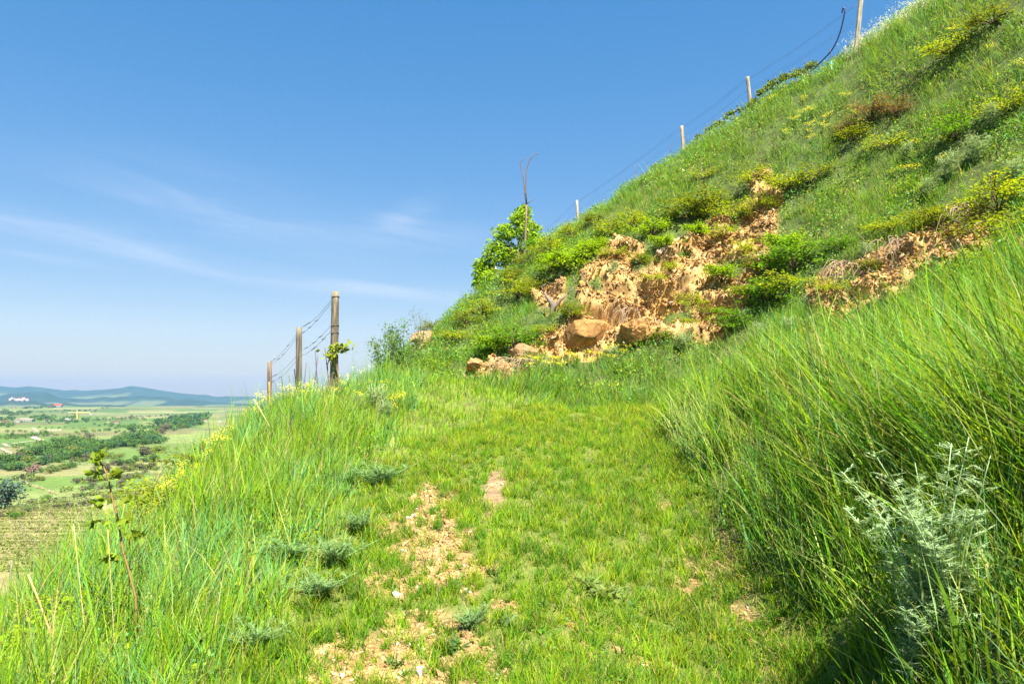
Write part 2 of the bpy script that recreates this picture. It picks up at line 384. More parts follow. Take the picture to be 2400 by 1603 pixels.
def prism(mb, c, s, col, rz=0):
    x, y, z = s[0] / 2, s[1] / 2, s[2]
    v = np.array([(-x, -y, 0), (x, -y, 0), (x, y, 0), (-x, y, 0), (-x * .9, 0, z), (x * .9, 0, z)])
    ca, sa = math.cos(rz), math.sin(rz); v = v @ np.array([[ca, sa, 0], [-sa, ca, 0], [0, 0, 1]]) + np.asarray(c, float)
    mb.add(v, [np.array([(0, 3, 2, 1), (0, 1, 5, 4), (2, 3, 4, 5)]), np.array([(1, 2, 5), (3, 0, 4)])], col)
_ico = {}
def ico(sub):
    if sub not in _ico:
        b = bmesh.new(); bmesh.ops.create_icosphere(b, subdivisions=sub, radius=1)
        _ico[sub] = (np.array([v.co[:] for v in b.verts]), np.array([[v.index for v in f.verts] for f in b.faces])); b.free()
    return _ico[sub]
def chips(mb, pos, size, col, flat=.6):
    """many small irregular stones"""
    k = len(pos); v0, f0 = ico(1)
    s = size[:, None, None] * rng.uniform(.6, 1.3, (k, 1, 3)) * np.array([1, 1, flat])
    a = rng.uniform(0, 6.28, k); ca, sa = np.cos(a), np.sin(a)
    V = np.round(v0 * 1.3) * .25 + v0 * .75
    V = V[None] * s * rng.uniform(.75, 1.2, (k, len(v0), 1))
    tx = rng.normal(0, .4, k)
    X = V[..., 0] * ca[:, None] - V[..., 1] * sa[:, None]; Y = V[..., 0] * sa[:, None] + V[..., 1] * ca[:, None]; Z = V[..., 2] + X * tx[:, None]
    V = np.stack([X, Y, Z], -1) + pos[:, None]
    mb.add(V.reshape(-1, 3), [(np.arange(k)[:, None, None] * len(v0) + f0[None]).reshape(-1, 3)], np.repeat(col, len(v0), 0))

# ------------------------------------------------------------------ ground: far sheet
def far_sheet():
    r = np.r_[0, np.geomspace(6, 110, 30), np.geomspace(118, 3800, 130), np.geomspace(4000, 12500, 26)]
    a = np.r_[np.linspace(-math.pi, -1.0, 40)[:-1], np.linspace(-1.0, .25, 330)[:-1], np.linspace(.25, math.pi, 50)]
    RR, AA = np.meshgrid(r, a); X = RR * np.sin(AA); Y = RR * np.cos(AA); Z = Hfar(X, Y)
    inn = (X > -7.5) & (X < 15.5) & (Y > -4) & (Y < 33)
    Z = Z - inn * 1.2
    # field patchwork: skewed, jittered strips, one colour each
    u = X * .92 + Y * .38; v = -X * .38 + Y * .92
    u = u + 26 * (fbm(X / 160, Y / 160, s=31, o=2) - .5); v = v + 40 * (fbm(X / 200, Y / 200, s=32, o=2) - .5)
    vs = 34 + RR * .042; row = np.floor(np.log(np.maximum(v + 900, 30)) * 17)
    us = np.floor(u / (60 + RR * .03) + _h(row, row * 0, row * 0, 3) * 7)
    k = _h(us, row, row * 0, 11); k2 = _h(us, row, row * 0, 12)
    pal = np.array([(.085, .135, .035), (.12, .16, .05), (.16, .18, .075), (.17, .15, .085), (.20, .19, .10), (.075, .12, .035), (.10, .15, .04), (.14, .125, .075)])
    c = pal[(k * len(pal)).astype(int) % len(pal)] * (.9 + .3 * k2[..., None])
    n2 = fbm(X / 9, Y / 9, s=35, o=3)[..., None]; c = c * (.8 + .4 * n2)
    # stony pale bare ground near the vineyard and terraces
    st = sstep(.56, .68, fbm(X / 22, Y / 14, s=36, o=4)) * (1 - sstep(250, 420, RR))
    c = c * (1 - st[..., None] * .75) + np.array([.34, .29, .19]) * st[..., None] * .75
    hill = (1 - sstep(80, 120, RR))[..., None]; c = c * (1 - hill) + np.array([.09, .13, .035]) * hill
    vp = [hit(*q, near=False) for q in ((-700, 1182), (480, 1182), (520, 1500), (-900, 1500))]
    # vineyard soil
    vy = (inpoly(X, Y, VYP)).astype(float)[..., None]
    soil = np.array([.25, .195, .12]) * (.85 + .35 * fbm(X / 4, Y / 3, s=37, o=3)[..., None])
    c = c * (1 - vy) + soil * vy
    i, j = np.meshgrid(np.arange(len(a) - 1), np.arange(len(r) - 1), indexing='ij'); b = i * len(r) + j
    f = np.stack([b, b + len(r), b + len(r) + 1, b + 1], -1).reshape(-1, 4)
    c = c * np.array([.74, .84, .56])
    mb = MB(); mb.add(np.stack([X, Y, Z], -1).reshape(-1, 3), [f], c.reshape(-1, 3))
    tag(mb.build('valley_floor', M_farsolid), kind='structure')
VYP = [tuple(hit(*q, near=False)[:2]) for q in ((-500, 1186), (150, 1190), (330, 1196), (420, 1500), (-700, 1500))]
far_sheet()

# ------------------------------------------------------------------ hills on the horizon
def hill(prof, Y, deep, col, seed, base=-34):
    """range of hills: skyline profile given as (pixel x, pixel y) at distance Y, real depth 'deep'"""
    px = np.array([p[0] for p in prof], float); py = np.array([p[1] for p in prof], float)
    xs = np.linspace(px[0], px[-1], 260); ys = np.interp(xs, px, py)
    ker = np.exp(-np.linspace(-6, 6, 17)**2); ker /= ker.sum(); ys = ys + (vnoise(xs / 22, xs * 0, s=seed) - .5) * 6 + (vnoise(xs / 9, xs * 0, s=seed + 1) - .5) * 2.6; ys = np.convolve(np.r_[[ys[0]]*8, ys, [ys[-1]]*8], ker, 'valid')
    top = np.array([at(a, b, Y) for a, b in zip(xs, ys)])
    t = np.linspace(-1, 1, 60)
    X = top[:, None, 0] * (1 + t[None] * deep / Y); Yy = Y + deep * t[None] + 0 * X
    s = (np.cos(t * math.pi) * .5 + .5)[None]
    nz = fbm(X / 420, Yy / 420, s=seed, o=5) - .5
    Z = base + (top[:, None, 2] - base) * (s + nz * .55 * (1 - s) * np.minimum(s * 4, 1)) + nz * 10 * s * (1 - s) * 3 - 8 * (np.abs(t) > .99)[None]
    fld = sstep(.50, .55, fbm(X / 300, Yy / 420, s=seed + 7, o=2)) * sstep(.10, .2, s) * (1 - sstep(.45, .72, s))
    tex = fbm(X / 30, Yy / 30, s=seed + 2, o=3)[..., None]
    c = np.array(col) * (.55 + .9 * tex); c = c * (1 - fld[..., None]) + np.array([.085, .115, .065]) * fld[..., None]
    m_, k = X.shape; i, j = np.meshgrid(np.arange(m_ - 1), np.arange(k - 1), indexing='ij'); b = i * k + j
    mb = MB(); mb.add(np.stack([X, Yy, Z], -1).reshape(-1, 3), [np.stack([b, b + k, b + k + 1, b + 1], -1).reshape(-1, 4)], c.reshape(-1, 3))
    tag(mb.build('hills', M_farsolid), kind='structure')
hill([(-900, 900), (-300, 915), (-60, 905), (0, 906), (30, 909), (75, 905), (100, 906), (125, 914), (165, 915), (230, 916), (270, 911), (300, 905), (345, 911), (400, 918), (430, 924), (460, 923),
      (500, 929), (560, 931), (620, 932), (900, 925), (1500, 920)], 7200, 1800, (.028, .06, .05), 50)
hill([(-900, 930), (-200, 925), (0, 926), (60, 918), (110, 920), (150, 934), (240, 932), (330, 928), (420, 934), (500, 941), (580, 946), (900, 950)], 5200, 900, (.022, .05, .04), 61)
hill([(-900, 940), (0, 943), (70, 941), (140, 945), (200, 947), (260, 948), (290, 955), (330, 965)], 3700, 420, (.022, .048, .035), 72)
hill([(215, 965), (250, 950), (310, 952), (340, 955), (375, 962)], 3450, 220, (.02, .04, .03), 83)

# ------------------------------------------------------------------ ground: near hillside
def near_ground():
    st = .065
    xs = np.arange(-7.6, 15.6, st); ys = np.arange(-4.1, 32, st)
    X, Y = np.meshgrid(xs, ys); Z = Hn(X, Y)
    k = sstep(0, 1.2, np.minimum(np.minimum(X + 7.6, 15.6 - X), np.minimum(Y + 4.1, 32 - Y)))
    gyy, gxx = np.gradient(Z, st)
    N = np.stack([-gxx, -gyy, np.ones_like(Z)], -1); N /= np.linalg.norm(N, axis=-1)[..., None]
    rk = sstep(.15, .75, bil(ROCK, X, Y))
    # rock relief: lumps, ledges, hollows
    a = fbm(X * 1.1, Y * 1.1, Z * 1.6, s=41, o=4); b = np.abs(fbm(X * 2.2, Y * 2.2, Z * 2.6, s=42, o=4) - .5) * 2; g = fbm(X * 9, Y * 9, Z * 9, s=43, o=3)
    led = fbm(X * .7 + 4, Y * .7, Z * 4.2, s=44, o=3)
    g2 = np.abs(fbm(X * 5, Y * 5, Z * 6, s=49, o=4) - .5) * 2
    d = rk * ((a - .5) * .9 - b * .4 + (led - .5) * .6 + (g - .5) * .2 - g2 * .16 + .08)
    for (q, r_) in SHADEHOLE:
        d = d - rk * .75 * np.exp(-(((X - q[0]) / r_ * .8)**2 + ((Z - q[2]) / r_ * 1.4)**2 + ((Y - q[1]) / 1.5)**2))
    V = np.stack([X, Y, Z], -1) + N * d[..., None]
    V[..., 2] -= (1 - k) * .9
    wn = worn(X, Y) * (1 - sstep(9, 10, Y)) * (X > -2.2) * (X < 2.2)
    nz = fbm(X * 3, Y * 3, Z * 3, s=45, o=4)[..., None]
    c = np.array([.062, .085, .022]) * (.6 + .8 * nz) + 0 * V
    tr = (sstep(-2.3, -1.5, X) * (1 - sstep(1.6, 2.1, X)) * (1 - sstep(13, 15, Y)))[..., None]
    c = c * (1 - tr) + np.array([.10, .12, .025]) * (.6 + .8 * nz) * tr
    gravel = np.array([.255, .16, .07]) * (.7 + .6 * nz)
    c = c * (1 - wn[..., None]) + gravel * wn[..., None]
    e = (1 - sstep(1.0, 1.5, bpatch(X, Y) + (fbm(X * 11, Y * 5, s=22, o=3) - .5) * 1.1))[..., None]; c = c * (1 - e) + np.array([.20, .135, .075]) * (.35 + 1.2 * fbm(X * 14, Y * 14, s=66, o=3)[..., None]) * e
    ora = fbm(X * 1.6, Y * 1.6, Z * 2.4, s=46, o=4)[..., None]
    rc = np.array([.38, .22, .072]) * (1 - ora) + np.array([.42, .275, .12]) * ora
    dk = sstep(.52, .68, fbm(X * 2.5, Y * 2.5, Z * 5, s=47, o=4))[..., None]; rc = rc * (1 - dk * .55)
    rc = rc * (.75 + .5 * g[..., None])
    c = c * (1 - rk[..., None]) + rc * rk[..., None]
    m_, kk = X.shape; i, j = np.meshgrid(np.arange(m_ - 1), np.arange(kk - 1), indexing='ij'); b_ = i * kk + j
    mb = MB(); mb.add(V.reshape(-1, 3), [np.stack([b_, b_ + 1, b_ + kk + 1, b_ + kk], -1).reshape(-1, 4)], c.reshape(-1, 3))
    tag(mb.build('hillside', M_ground), kind='structure')
    return V, rk
GV, GRK = near_ground()

# ------------------------------------------------------------------ stones
def rubble():
    mb = MB()
    v = GV.reshape(-1, 3)[GRK.ravel() > .45]
    clus = fbm(v[:, 0] * 2, v[:, 1] * 2, v[:, 2] * 2, s=48, o=3)
    pr = .25 + .75 * sstep(.35, .6, clus); v = v[rng.random(len(v)) < pr]
    v = v[rng.choice(len(v), 26000)] + rng.normal(0, .035, (26000, 3))
    s = np.clip(rng.lognormal(math.log(.019), .5, len(v)), .008, .085)
    c = jit(np.array([.38, .22, .075]), len(v), .26, .05); l = rng.random(len(v)) < .2; c[l] = jit(np.array([.42, .31, .18]), l.sum(), .12, .03)
    chips(mb, v, s, c, .7)
    tag(mb.build('rubble', M_stone, smooth=False), 'loose orange tan rubble crumbling over the eroded rock face', 'rubble', kind='stuff')
    mb = MB(); k = 60000
    x = rng.uniform(-2.2, 1.9, k); y = rng.uniform(3.2, 9.2, k); m = (worn(x, y) > rng.uniform(.15, .9, k)) & ((bpatch(x, y) > 1.15) | (rng.random(k) < .12))
    x, y = x[m], y[m]; z = Hn(x, y)
    s = np.clip(rng.lognormal(math.log(.0105), .5, len(x)), .004, .038)
    c = jit(np.array([.31, .205, .09]), len(x), .2, .04); l = rng.random(len(x)) < .35; c[l] = jit(np.array([.26, .15, .06]), l.sum(), .15, .05)
    l = rng.random(len(x)) < .05; c[l] = jit(np.array([.48, .43, .33]), l.sum(), .06, .02)
    chips(mb, np.c_[x, y, z], s, c, .55)
    tag(mb.build('gravel', M_stone, smooth=False), 'pale limestone gravel showing through the worn left wheel track', 'gravel', kind='stuff')
rubble()
def boulder(px, py, sz, label, col=(.50, .31, .13), seed=0, sink=.3, out=.15):
    p = hit(px, py); v0, f0 = ico(5)
    n1 = fbm(v0[:, 0] * 1.6 + seed, v0[:, 1] * 1.6, v0[:, 2] * 1.6, s=seed, o=5); n2 = fbm(v0[:, 0] * 7 + seed, v0[:, 1] * 7, v0[:, 2] * 7, s=seed + 1, o=3)
    n3 = np.abs(fbm(v0[:, 0] * 2.6 + seed, v0[:, 1] * 2.6, v0[:, 2] * 3.4, s=seed + 9, o=3) - .5) * 2
    rr = .62 + .75 * n1 + .12 * n2 - .22 * n3 + .1
    vor = vnoise(v0[:, 0] * 3 + seed, v0[:, 1] * 3, v0[:, 2] * 3, s=seed + 5); rr = rr - .12 * (np.abs(vor - .5) < .05)
    v = v0 * rr[:, None]; g_ = np.random.default_rng(seed)
    for _ in range(14):
        dd = g_.normal(0, 1, 3) * [1, 1, .8]; dd /= np.linalg.norm(dd); ex = np.maximum(v @ dd - g_.uniform(.55, .80), 0); v = v - ex[:, None] * dd * .92
    v = v * 1.2 * np.array(sz) / 2
    c = np.array(col) * np.array([.62, .52, .40]) * (.55 + .8 * n2)[:, None] * (.8 + .4 * n1)[:, None] * (1 - .4 * (n3 < .08))[:, None]
    mb = MB(); mb.add(v, [f0], c); o = mb.build('boulder', M_stone); o.location = (p[0] - out * .3, p[1] - out, p[2] + sz[2] * (.5 - sink)); o.rotation_euler = (0, 0, seed)
    return tag(o, label, 'boulder', 'boulders at the rock face')
boulder(1372, 800, (.95, .8, .75), 'rounded orange boulder at the foot of the rock face, above a dark hollow', seed=3)
boulder(1488, 800, (.85, .7, .62), 'orange boulder at the foot of the rock face right of the yellow flowers', seed=5)
boulder(1232, 838, (.7, .5, .38), 'small brown boulder beside the low shrub left of the face', (.40, .28, .17), seed=12)
boulder(1118, 868, (.6, .45, .35), 'isolated tan stone lowest left in the grass', (.55, .38, .20), seed=14)
boulder(1180, 872, (.5, .4, .3), 'tan stone just right of the isolated lowest one', (.5, .33, .19), seed=19)
boulder(993, 800, (.75, .6, .4), 'pale pink stone jutting from the far left hillside edge', (.58, .42, .29), seed=16)

# ------------------------------------------------------------------ where the shrubs stand
SH = [('lm', 1330, 640, 1.25, 'large bright green shrub spreading above the grey stump, upper left of the rock'), ('lm', 1375, 610, 1.0, 'bright green shrub draped over the left lip of the rock face'),
      ('ol', 1255, 700, 1.0, 'olive green shrub left of the grey stump'), ('yg', 1215, 700, 1.1, 'yellow green shrub on the slope left of the grey stump'),
      ('ol', 1195, 660, .8, 'olive shrub higher on the left slope near the small tree'), ('yg', 1290, 600, 1.0, 'yellow green shrub near the skyline left of the rock face'),
      ('gr', 1205, 825, 1.15, 'dark green low shrub beside the brown boulder at the foot of the slope'), ('lm', 1160, 830, .9, 'bright low shrub leftmost at the foot of the slope'),
      ('gr', 1130, 838, .6, 'small green shrub at the left end of the low shrubs'), ('ol', 1340, 750, .75, 'small olive shrub right beneath the grey stump'),
      ('lm', 1530, 555, 1.0, 'vivid lime shrub at the top middle of the rock face'), ('lm', 1560, 590, .8, 'vivid lime shrub hanging beside the dead log'), ('ol', 1610, 520, 1.25, 'large dark olive shrub right of the lime one at the rock top'),
      ('ol', 1665, 500, 1.2, 'dark olive shrub with deep shade at the top of the rock face'), ('yg', 1720, 520, .95, 'yellow green shrub over the upper right rock'), ('yg', 1700, 560, .8, 'yellow green shrub growing out of the upper rock'),
      ('lm', 1690, 665, .85, 'isolated bright green shrub in the middle of the bare rock'), ('yg', 1480, 535, .9, 'yellowish shrub at the rock top left of the lime shrub'), ('yg', 1430, 555, .85, 'yellow shrub on the lip above the widest bare rock'),
      ('yg', 1620, 720, .6, 'small yellow green shrub low on the bare rock'), ('ol', 1660, 740, .6, 'small olive shrub over the dark hollow at right'), ('yg', 1600, 765, .5, 'tiny yellow shrub near the rock foot'),
      ('yg', 1530, 660, .5, 'small yellow green shrub beneath the dead log'), ('gr', 1860, 640, 1.2, 'large green shrub right of the bare rock'), ('lm', 1840, 600, 1.0, 'bright shrub crowning the large green one right of the bare rock'),
      ('yg', 1850, 690, 1.1, 'yellow green shrub drooping right of the bare rock'), ('gr', 1800, 720, 1.0, 'green shrub at the lower right edge of the bare rock'), ('ol', 1760, 700, .9, 'olive shrub hugging the right edge of the bare rock'),
      ('yg', 1770, 440, .9, 'yellow shrub below the small bare scar of the upper slope'), ('yg', 1850, 450, 1.0, 'yellow green shrub right of the small upper scar'), ('ol', 1900, 430, 1.0, 'olive shrub on the mid slope right of the upper scar'),
      ('br', 2040, 290, 1.1, 'rust brown shrub on the upper slope'), ('br', 2100, 280, .9, 'orange brown shrub beside the rust brown one'), ('br', 1980, 320, .7, 'small brownish shrub below the rust brown one'), ('ol', 2000, 330, .8, 'olive shrub below the rust brown shrubs'),
      ('ol', 2290, 560, 1.0, 'olive shrub overhanging the right rock recess'), ('yg', 2340, 500, 1.1, 'yellow green shrub above the hanging roots at right'), ('yg', 2380, 545, .8, 'yellow green shrub at the right edge above the bank'),
      ('ol', 2200, 545, .9, 'olive shrub left of the hanging roots'), ('ol', 2180, 520, .7, 'dark olive shrub above the right rock recess'), ('gr', 1970, 590, .6, 'small green shrub on the slope between the two bare areas'),
      ('gr', 1250, 560, 0.7, 'green shrub on the skyline beside the small tree'), ('ol', 1090, 760, .8, 'olive shrub on the left slope below the skyline'), ('yg', 1060, 800, .7, 'yellow shrub low on the left slope'),
      ('yg', 1130, 740, .8, 'yellow green shrub midway up the left slope'), ('ol', 1010, 770, .7, 'dark shrub right above the pale pink stone'), ('yg', 1340, 560, .8, 'yellow shrub by the skyline above the rock'),
      ('ol', 1400, 520, .7, 'olive shrub close under the skyline above the rock'), ('yg', 2230, 130, .9, 'yellow shrub high on the slope near the top right'), ('ol', 2330, 60, 1.0, 'olive shrub near the top right corner'),
      ('yg', 2080, 350, .8, 'yellow green shrub in the middle of the upper slope'), ('yg', 1650, 420, .7, 'small yellow shrub midway on the upper slope left of the scar'), ('yg', 2360, 270, .9, 'yellow green shrub at the right edge of the upper slope'),
      ('lm', 1400, 590, .8, 'lime shrub hanging into the rock face from its left lip'), ('yg', 1440, 600, .6, 'little yellow green shrub inside the widest bare rock'), ('ol', 1500, 620, .6, 'small olive shrub on the rib between the two bare rock faces'),
      ('yg', 1570, 640, .5, 'tiny yellow green tuft on the bare rock below the sawn log'), ('lm', 1640, 560, .8, 'lime shrub at the top of the right hand bare rock'), ('yg', 1740, 600, .7, 'yellow green shrub inside the right hand bare rock'),
      ('ol', 1790, 640, .8, 'olive shrub on the right rim of the bare rock'), ('gr', 1380, 790, .4, 'tiny green plant on top of the rounded boulder'), ('yg', 1280, 780, .5, 'yellow green tuft left of the rounded boulder'), ('ol', 1550, 800, .5, 'olive tuft between the boulder and the rock foot'),
      ('lm', 1290, 640, 1.0, 'lime shrub between the small tree and the rock lip'), ('ol', 1230, 620, .8, 'olive shrub under the small tree'), ('yg', 2090, 545, .7, 'yellow green shrub above the right hand recess'), ('ol', 2040, 640, .5, 'olive tuft inside the right hand recess'), ('yg', 1960, 690, .6, 'yellow green tuft at the foot of the right hand recess'),
      ('gr', 1720, 780, .9, 'green shrub in front of the right end of the rock foot'), ('yg', 1780, 500, .8, 'yellow green shrub under the small upper scar'),
      ('gr', 2240, 330, .9, 'green shrub right of the silvery plants on the upper slope')]
SHM = np.zeros(MX.shape)
for a in SH:
    q = hit(a[1], a[2]); SHM = np.maximum(SHM, np.exp(-(((MX - q[0])**2 + (MY - q[1])**2) / (.55 * a[3])**2)))
# ------------------------------------------------------------------ grass
GC = dict(yel=(.178, .272, .006), mid=(.098, .21, .006), deep=(.038, .135, .005), blue=(.105, .265, .08), dry=(.34, .26, .10), pale=(.24, .31, .08), lime=(.25, .285, .012))
def vis(x, y, z, m=260):
    px, py, dep = proj(x, y, z + .3)
    return (px > -m) & (px < 2400 + m) & (py > -m) & (py < 1603 + m + 150) & (y > 1.6)
def scatter(n_, x0, x1, y0, y1):
    x = rng.uniform(x0, x1, n_); y = rng.uniform(y0, y1, n_); z = Hn(x, y); return x, y, z
def mixcol(w, cs):
    w = np.clip(np.stack(w, 1), 1e-4, None); w = w / w.sum(1)[:, None]; cum = np.cumsum(w, 1); r = rng.random(len(w))[:, None]
    idx = (r > cum).sum(1).clip(0, len(cs) - 1); return np.array([GC[c] for c in cs])[idx]
def is_track(x, y):
    left = np.interp(y, [2, 4.5, 6, 7.7, 9.8, 12, 13], [-1.5, -1.45, -1.45, -1.4, -1.3, -.3, .6]) + (fbm(y * 1.5, x * 0 + 3, s=70, o=3) - .5) * .5
    right = np.interp(y, [2, 4.5, 7.7, 9.8, 10.8, 11.6], [1.75, 1.8, 1.85, 2.0, 2.6, 6]) + (fbm(y * 1.6, x * 0 + 9, s=71, o=3) - .5) * .35
    far = np.interp(x, [-1, 1, 3, 5], [12.5, 13.8, 14.3, 14.2])
    return sstep(-.25, .15, x - left) * sstep(-.15, .15, right - x) * (1 - sstep(-.8, .3, y - far))
def short_grass():
    mb = MB(); n_ = 400000
    # track: more blades nearer
    u = rng.random(n_); y = 3.0 + (15 - 3.0) * u**1.35; x = rng.uniform(-2.6, 5.2, n_); z = Hn(x, y)
    t = is_track(x, y); wn = worn(x, y); tuft = sstep(.40, .66, fbm(x * 5.2, y * 4.4, s=73, o=3))
    d = t * (1 - wn * (1 - .30 * tuft)) * (.35 + .65 * tuft)
    d = d * (bpatch(x, y) + (fbm(x * 11, y * 5, s=22, o=3) - .5) * 1.1 > .8)
    m = (rng.random(n_) < d) & vis(x, y, z); x, y, z, tuft, wn = x[m], y[m], z[m], tuft[m], wn[m]; k = len(x)
    big = fbm(x * .9, y * .7, s=74, o=3); edge = np.exp(-((x - 1.5) / .45)**2) * (1 - sstep(9.5, 11, y))
    h = rng.gamma(5, .0115, k) * (.65 + .9 * tuft) * (.75 + .8 * sstep(.45, .7, big)) * (1 + .5 * edge) * (1 - .35 * wn) * (1 - .1 * sstep(9, 12, y))
    wd = rng.uniform(.003, .0055, k) * (1 + y * .06)
    lime = 1.6 * sstep(8.5, 12, y)
    c = mixcol([.7 + .8 * lime, 1.0 - 0.3 * edge, .55 * (1 - lime) + .5 * sstep(.45, .7, big), .25 + 1.6 * lime, .14 + .35 * wn + .08 * edge], ['yel', 'mid', 'deep', 'lime', 'dry'])
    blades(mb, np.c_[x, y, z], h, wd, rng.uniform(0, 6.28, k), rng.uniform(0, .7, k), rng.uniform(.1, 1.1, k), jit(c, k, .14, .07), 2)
    # radial tufts
    nt = 6200; ty = 3.1 + 10 * rng.random(nt)**1.3; tx = rng.uniform(-2.0, 2.2, nt); ww = worn(tx, ty); tk = is_track(tx, ty) > .5
    keep = tk & (bpatch(tx, ty) + (fbm(tx * 11, ty * 5, s=22, o=3) - .5) > 1.2) & (rng.random(nt) < .42 + .33 * (1 - ww)); tx, ty, ww = tx[keep], ty[keep], ww[keep]; nb = rng.integers(18, 62, len(tx)); sz = rng.gamma(6, .018, len(tx)) * (1 + .2 * ww) * np.where(np.abs(tx + .68) < .6, .9, 1)
    hue = rng.random(len(tx)); x = np.repeat(tx, nb); y = np.repeat(ty, nb); h = np.repeat(sz, nb) * rng.uniform(.5, 1.15, nb.sum()); k = len(x); hu = np.repeat(hue, nb)
    x = x + rng.normal(0, 1, k) * np.repeat(sz, nb) * .16; y = y + rng.normal(0, 1, k) * np.repeat(sz, nb) * .16
    c = mixcol([hu * .8, 1.2 - hu, .9 * (hu < .45), .4 * (hu > .7), .10 * np.ones(k)], ['yel', 'mid', 'deep', 'lime', 'dry'])
    blades(mb, np.c_[x, y, Hn(x, y)], h, rng.uniform(.003, .0055, k) * (1 + y * .04), rng.uniform(0, 6.28, k), np.abs(rng.normal(.45, .35, k)), rng.uniform(0, .9, k), jit(c, k, .14, .07), 3)
    tag(mb.build('grass', M_grass), 'short trampled yellow green grass covering the track', 'grass', kind='stuff')
    # broadleaf rosettes and clover
    mb = MB(); n_ = 26000
    x, y, z = scatter(n_, -2.3, 2.2, 3.2, 11.5); cl = sstep(.5, .62, fbm(x * 2.6, y * 2.3, s=76, o=3)); t = is_track(x, y)
    m = (rng.random(n_) < cl * t * (1 - .7 * worn(x, y))) & vis(x, y, z); x, y, z = x[m], y[m], z[m]; k = len(x)
    leaves(mb, np.c_[x, y, z + rng.uniform(.01, .05, k)], rng.uniform(.015, .04, k), jit(mixcol([np.ones(k), np.ones(k) * .8, np.ones(k) * .5], ['mid', 'blue', 'yel']), k, .15), .7, .5)
    tag(mb.build('ground_cover', M_leaf), 'low clover and broadleaf weeds spread through the short track grass', 'ground cover', kind='stuff')
def tufts(mb, nt, x0, x1, y0, y1, nbr, hm, cols, wts, azc=None, azk=0.0, cond=None, wd=.006):
    tx = rng.uniform(x0, x1, nt); ty = y0 + (y1 - y0) * rng.random(nt)**1.2; k_ = is_track(tx, ty) < .3
    if cond is not None: k_ &= cond(tx, ty)
    tx, ty = tx[k_], ty[k_]; nt = len(tx); nb = rng.integers(nbr[0], nbr[1], nt); th = hm * rng.gamma(9, 1 / 9, nt); ca = rng.random((nt, len(cols))) ** 3 * np.array(wts)
    rep = lambda a: np.repeat(a, nb, 0)
    k = nb.sum(); x = rep(tx) + rng.normal(0, 1, k) * rep(th) * .13; y = rep(ty) + rng.normal(0, 1, k) * rep(th) * .13; w_ = rep(ca); c = mixcol([w_[:, i] for i in range(len(cols))], cols)
    az = rng.uniform(0, 6.28, k)
    if azc is not None: az = np.where(rng.random(k) < azk, rng.normal(azc, .8, k), az)
    blades(mb, np.c_[x, y, Hn(x, y) - .01], rep(th) * rng.uniform(.45, 1.15, k), rng.lognormal(math.log(wd), .3, k) * (1 + y * .045), az, np.abs(rng.normal(.12, .16, k)), np.abs(rng.normal(.75, .5, k)), jit(c, k, .18, .06), 4)
